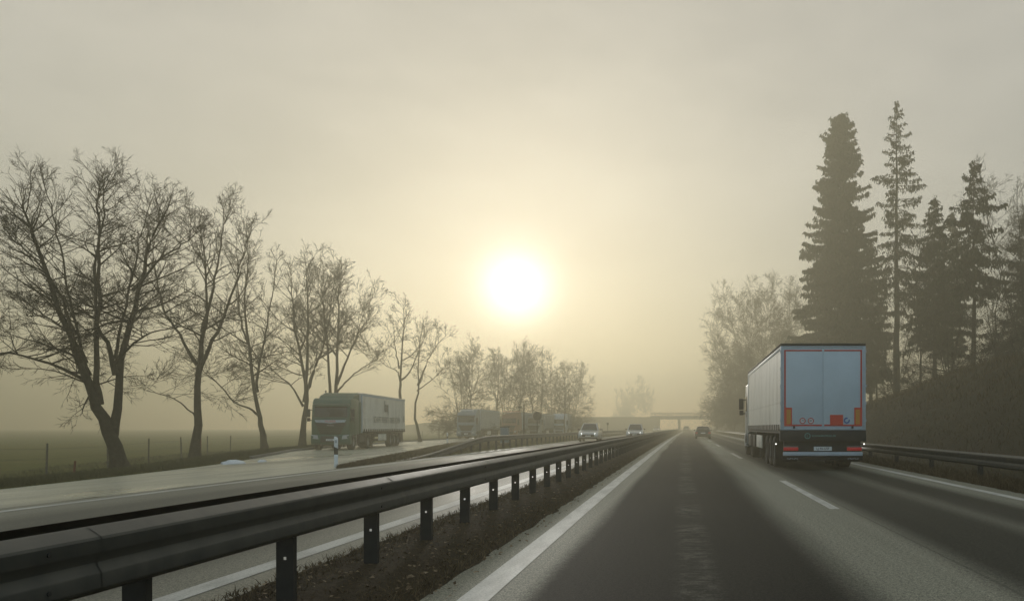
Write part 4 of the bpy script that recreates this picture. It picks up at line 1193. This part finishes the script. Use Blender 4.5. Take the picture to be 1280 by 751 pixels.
# ------------------------------------------------------------------ grass
def grass(name, n, sampler, h0, h1, w, m, label, cat, seed, lean=.8):
    rng = np.random.default_rng(seed)
    XY = sampler(rng, n); n = len(XY)
    Z = np.array([p[2] for p in XY]); X = np.array([p[0] for p in XY]); Y = np.array([p[1] for p in XY])
    h = rng.uniform(h0, h1, n); az = rng.uniform(0, 6.283, n); ln = rng.uniform(.2, lean, n) * h; wz = rng.uniform(.6, 1.3, n) * w
    a2 = rng.uniform(0, 6.283, n)
    B = np.stack([X, Y, Z - .01], 1); wv = np.stack([np.cos(az) * wz, np.sin(az) * wz, np.zeros(n)], 1); lv = np.stack([np.cos(a2) * ln, np.sin(a2) * ln, h], 1)
    mid = B + lv * np.array([.4, .4, .62])
    V = np.stack([B - wv, B + wv, mid + wv * .7, mid - wv * .7, B + lv], 1).reshape(-1, 3)
    o = np.arange(n)[:, None] * 5
    q = o + np.array([[0, 1, 2, 3]]); t = o + np.array([[3, 2, 4]])
    ob = raw_mesh(name, V, q, t, m, None, False)
    return tag(ob, label, cat, None, 'stuff')
def blade_mat(name, a, b_):
    m = mat(name, a, .8, spec=.2); g = G(m)
    n = g.new('ShaderNodeNewGeometry')
    g.link(g.mix(n.outputs['Random Per Island'], (*a, 1), (*b_, 1)), g.b.inputs['Base Color'])
    return m
M['dead_blade'] = blade_mat('dead_grass', (.050, .034, .016), (.155, .110, .055))
M['green_blade'] = blade_mat('verge_grass_blade', (.040, .046, .014), (.100, .085, .034))
def s_median(rng, n):
    y = 2.0 + 68 * rng.random(n) ** 2.2; u = rng.uniform(-3.44, -1.92, n)
    keep = rng.random(n) < np.clip(1.2 - .9 * np.abs((u + 2.7) / .8) ** 4, .1, 1)
    return [(a + curve(b), b, .03 + .015 * bump(a * 6, b * 6)) for a, b in zip(u[keep], y[keep])]
grass('median_grass', 60000, s_median, .02, .075, .0045, 'dead_blade', 'dead brown grass covering the central reservation', 'grass', 1, 1.6)
def leaves(name, n, seed, label):
    rng = random.Random(seed); V, Q = [], []
    for _ in range(n):
        y = 2.2 + 45 * rng.random() ** 1.8; u = rng.uniform(-3.5, -1.75); z = .055 if -3.3 < u < -2.05 else .008
        a = rng.uniform(0, 6.28); l, w_ = rng.uniform(.012, .03), rng.uniform(.008, .018); t = rng.uniform(-.012, .012)
        c, s_ = math.cos(a), math.sin(a); o = len(V)
        V += [(u + curve(y) + c * x - s_ * q, y + s_ * x + c * q, z + .018 * rng.random() + k * t) for x, q, k in ((-l, 0, 0), (0, -w_, 1), (l, 0, 0), (0, w_, -1))]
        Q.append((o, o + 1, o + 2, o + 3))
    ob = raw_mesh(name, V, Q, None, M['leaf_mix'], None, False)
    return tag(ob, label, 'leaves', None, 'stuff')
M['leaf_mix'] = blade_mat('fallen_leaf', (.06, .035, .015), (.30, .22, .13))
leaves('fallen_leaves', 2600, 9, 'dry fallen leaves scattered over the central reservation')
def s_left(rng, n):
    y = 14 + 60 * rng.random(n) ** 1.6; d = np.concatenate([rng.uniform(-.05, 1.4, n // 2), rng.uniform(.0, 9, n - n // 2)])
    return [(Lf(b) - q + curve(b), b, ground_z(Lf(b) - q, b)) for q, b in zip(d, y)]
grass('verge_grass', 60000, s_left, .05, .16, .007, 'green_blade', 'short dull green grass along the left verge under the trees', 'grass', 2, 1.2)
def s_gore(rng, n):
    y = 27 + 90 * rng.random(n) ** 1.5; f = rng.random(n); out = []
    for q, b in zip(f, y):
        r = Rf(b); u = r + (-10.9 - r) * q
        if b < 27.5 or -10.9 - r < .05: continue
        out.append((u + curve(b), b, ground_z(u, b)))
    return out
grass('gore_grass', 26000, s_gore, .05, .16, .009, 'dead_blade', 'brown grass on the wedge between the ramp and the far carriageway', 'grass', 3, 1.2)
def s_right(rng, n):
    y = 8 + 70 * rng.random(n) ** 1.5; u = np.concatenate([rng.uniform(6.66, 7.8, n // 2), rng.uniform(6.8, 21.5, n - n // 2)])
    return [(a + curve(b), b, hill_z(a, b)) for a, b in zip(u, y)]
grass('slope_grass', 60000, s_right, .06, .24, .009, 'dead_blade', 'dead grass on the right verge and the foot of the slope', 'grass', 4, 1.3)

def s_crest(rng, n):
    y = 26 + 95 * rng.random(n); u = 8.3 + 12.0 * (1 - .55 * rng.random(n) ** 1.8) + rng.normal(0, .5, n)
    k = np.array([bump(a * 3, b * 1.3) + .6 * bump(a * 9 + 3, b * 5) for a, b in zip(u, y)]) > -.05
    return [(a + curve(b), b, hill_z(a, b)) for a, b in zip(u[k], y[k])]
grass('crest_grass', 22000, s_crest, .15, .60, .013, 'dead_blade', 'taller dead grass and weeds in clumps along the top of the slope', 'grass', 6, 1.0)

# ------------------------------------------------------------------ air
hz = MB().box(-720, 725, -85, 705, -2.0, 40).build('haze', 'black')
hm = bpy.data.materials.new('haze_air'); hm.use_nodes = True
nt = hm.node_tree; nt.nodes.clear()
mo = nt.nodes.new('ShaderNodeOutputMaterial'); pv = nt.nodes.new('ShaderNodeVolumePrincipled')
pv.inputs['Color'].default_value = (.69, .652, .50, 1); pv.inputs['Density'].default_value = .0047; pv.inputs['Anisotropy'].default_value = .66
nt.links.new(pv.outputs[0], mo.inputs['Volume'])
hz.data.materials.clear(); hz.data.materials.append(hm)
tag(hz, 'pale warm fog filling the air over the whole scene', 'fog', None, 'stuff')

# ------------------------------------------------------------------ light
SUN_AZ, SUN_EL = math.atan2(-201.0, 1075.0), math.atan2(171.0, math.hypot(201, 1075))
SD = Vector((math.sin(SUN_AZ) * math.cos(SUN_EL), math.cos(SUN_AZ) * math.cos(SUN_EL), math.sin(SUN_EL)))
sl = bpy.data.lights.new('sun', 'SUN'); sl.energy = 1.7; sl.angle = R(3.5); sl.color = (1, .95, .86)
so = bpy.data.objects.new('sun', sl); COL.objects.link(so); so.rotation_euler = (-SD).to_track_quat('-Z', 'Y').to_euler(); so.location = (0, 0, 60)

w = bpy.data.worlds.new('World'); scene.world = w; w.use_nodes = True
nt = w.node_tree; nt.nodes.clear()
class WG(G):
    def __init__(s, nt): s.nt = nt; s.b = None
g = WG(nt)
sky = g.new('ShaderNodeTexSky', sky_type='NISHITA'); sky.sun_disc = False; sky.sun_elevation = SUN_EL; sky.sun_rotation = SUN_AZ
sky.dust_density = .4; sky.air_density = 1.0
tc = g.new('ShaderNodeTexCoord')
dp = g.new('ShaderNodeVectorMath', operation='DOT_PRODUCT'); g.link(tc.outputs['Generated'], dp.inputs[0]); dp.inputs[1].default_value = tuple(SD)
d = g.math('MAXIMUM', dp.outputs['Value'], 0.0)
WARM, COOL = (.95, .86, .70, 1), (.72, .92, 1.1, 1)
front = g.sstep(dp.outputs['Value'], -.2, .95)
base = g.mix(front, COOL, WARM)
def scale_col(c, k):
    n = g.new('ShaderNodeVectorMath', operation='SCALE'); g.val(c, n.inputs[0]) if not isinstance(c, tuple) else setattr(n.inputs[0], 'default_value', c[:3])
    g.val(k, n.inputs['Scale']); return n.outputs[0]
def addc(a, b_):
    n = g.new('ShaderNodeVectorMath', operation='ADD'); g.link(a, n.inputs[0]); g.link(b_, n.inputs[1]); return n.outputs[0]
FOG_SKY = .69
mist = g.noise(g.scaled(tc.outputs['Generated'], 1.6, 1.6, 4.0), 1.5, 4, .55)
tot = scale_col(base, g.math('MULTIPLY', FOG_SKY, g.math('ADD', .45, g.math('MULTIPLY', mist, 1.1))))
for col_, n_, k_ in (((1, .92, .74), 60.0, .30), ((1, .94, .80), 420.0, .42), ((1, .97, .90), 1700.0, 3.2)):
    tot = addc(tot, scale_col(col_, g.math('MULTIPLY', g.math('POWER', d, n_), k_)))
bg1 = g.new('ShaderNodeBackground'); g.link(tot, bg1.inputs['Color']); bg1.inputs['Strength'].default_value = 1.0
bg2 = g.new('ShaderNodeBackground'); g.link(sky.outputs[0], bg2.inputs['Color']); bg2.inputs['Strength'].default_value = .05
ad = g.new('ShaderNodeAddShader'); g.link(bg1.outputs[0], ad.inputs[0]); g.link(bg2.outputs[0], ad.inputs[1])
ow = g.new('ShaderNodeOutputWorld'); g.link(ad.outputs[0], ow.inputs['Surface'])

# ------------------------------------------------------------------ camera and render
cd = bpy.data.cameras.new('camera'); co = bpy.data.objects.new('camera', cd); COL.objects.link(co); scene.camera = co
co.location = (0, 0, 1.3); co.rotation_euler = (R(90), 0, 0)
cd.sensor_width = 36; cd.lens = 36 * 1075 / 1280.0; cd.shift_x = (640 - 846) / 1280.0; cd.shift_y = (534 - 375.5) / 1280.0
cd.clip_start = .1; cd.clip_end = 3000
vs = scene.view_settings; vs.view_transform = 'Standard'; vs.look = 'None'; vs.exposure = -0.48; vs.gamma = 1.0; vs.use_curve_mapping = False
scene.cycles.volume_bounces = 2; scene.cycles.max_bounces = 6; scene.cycles.diffuse_bounces = 3; scene.cycles.glossy_bounces = 3; scene.cycles.transparent_max_bounces = 8
scene.cycles.use_denoising = True
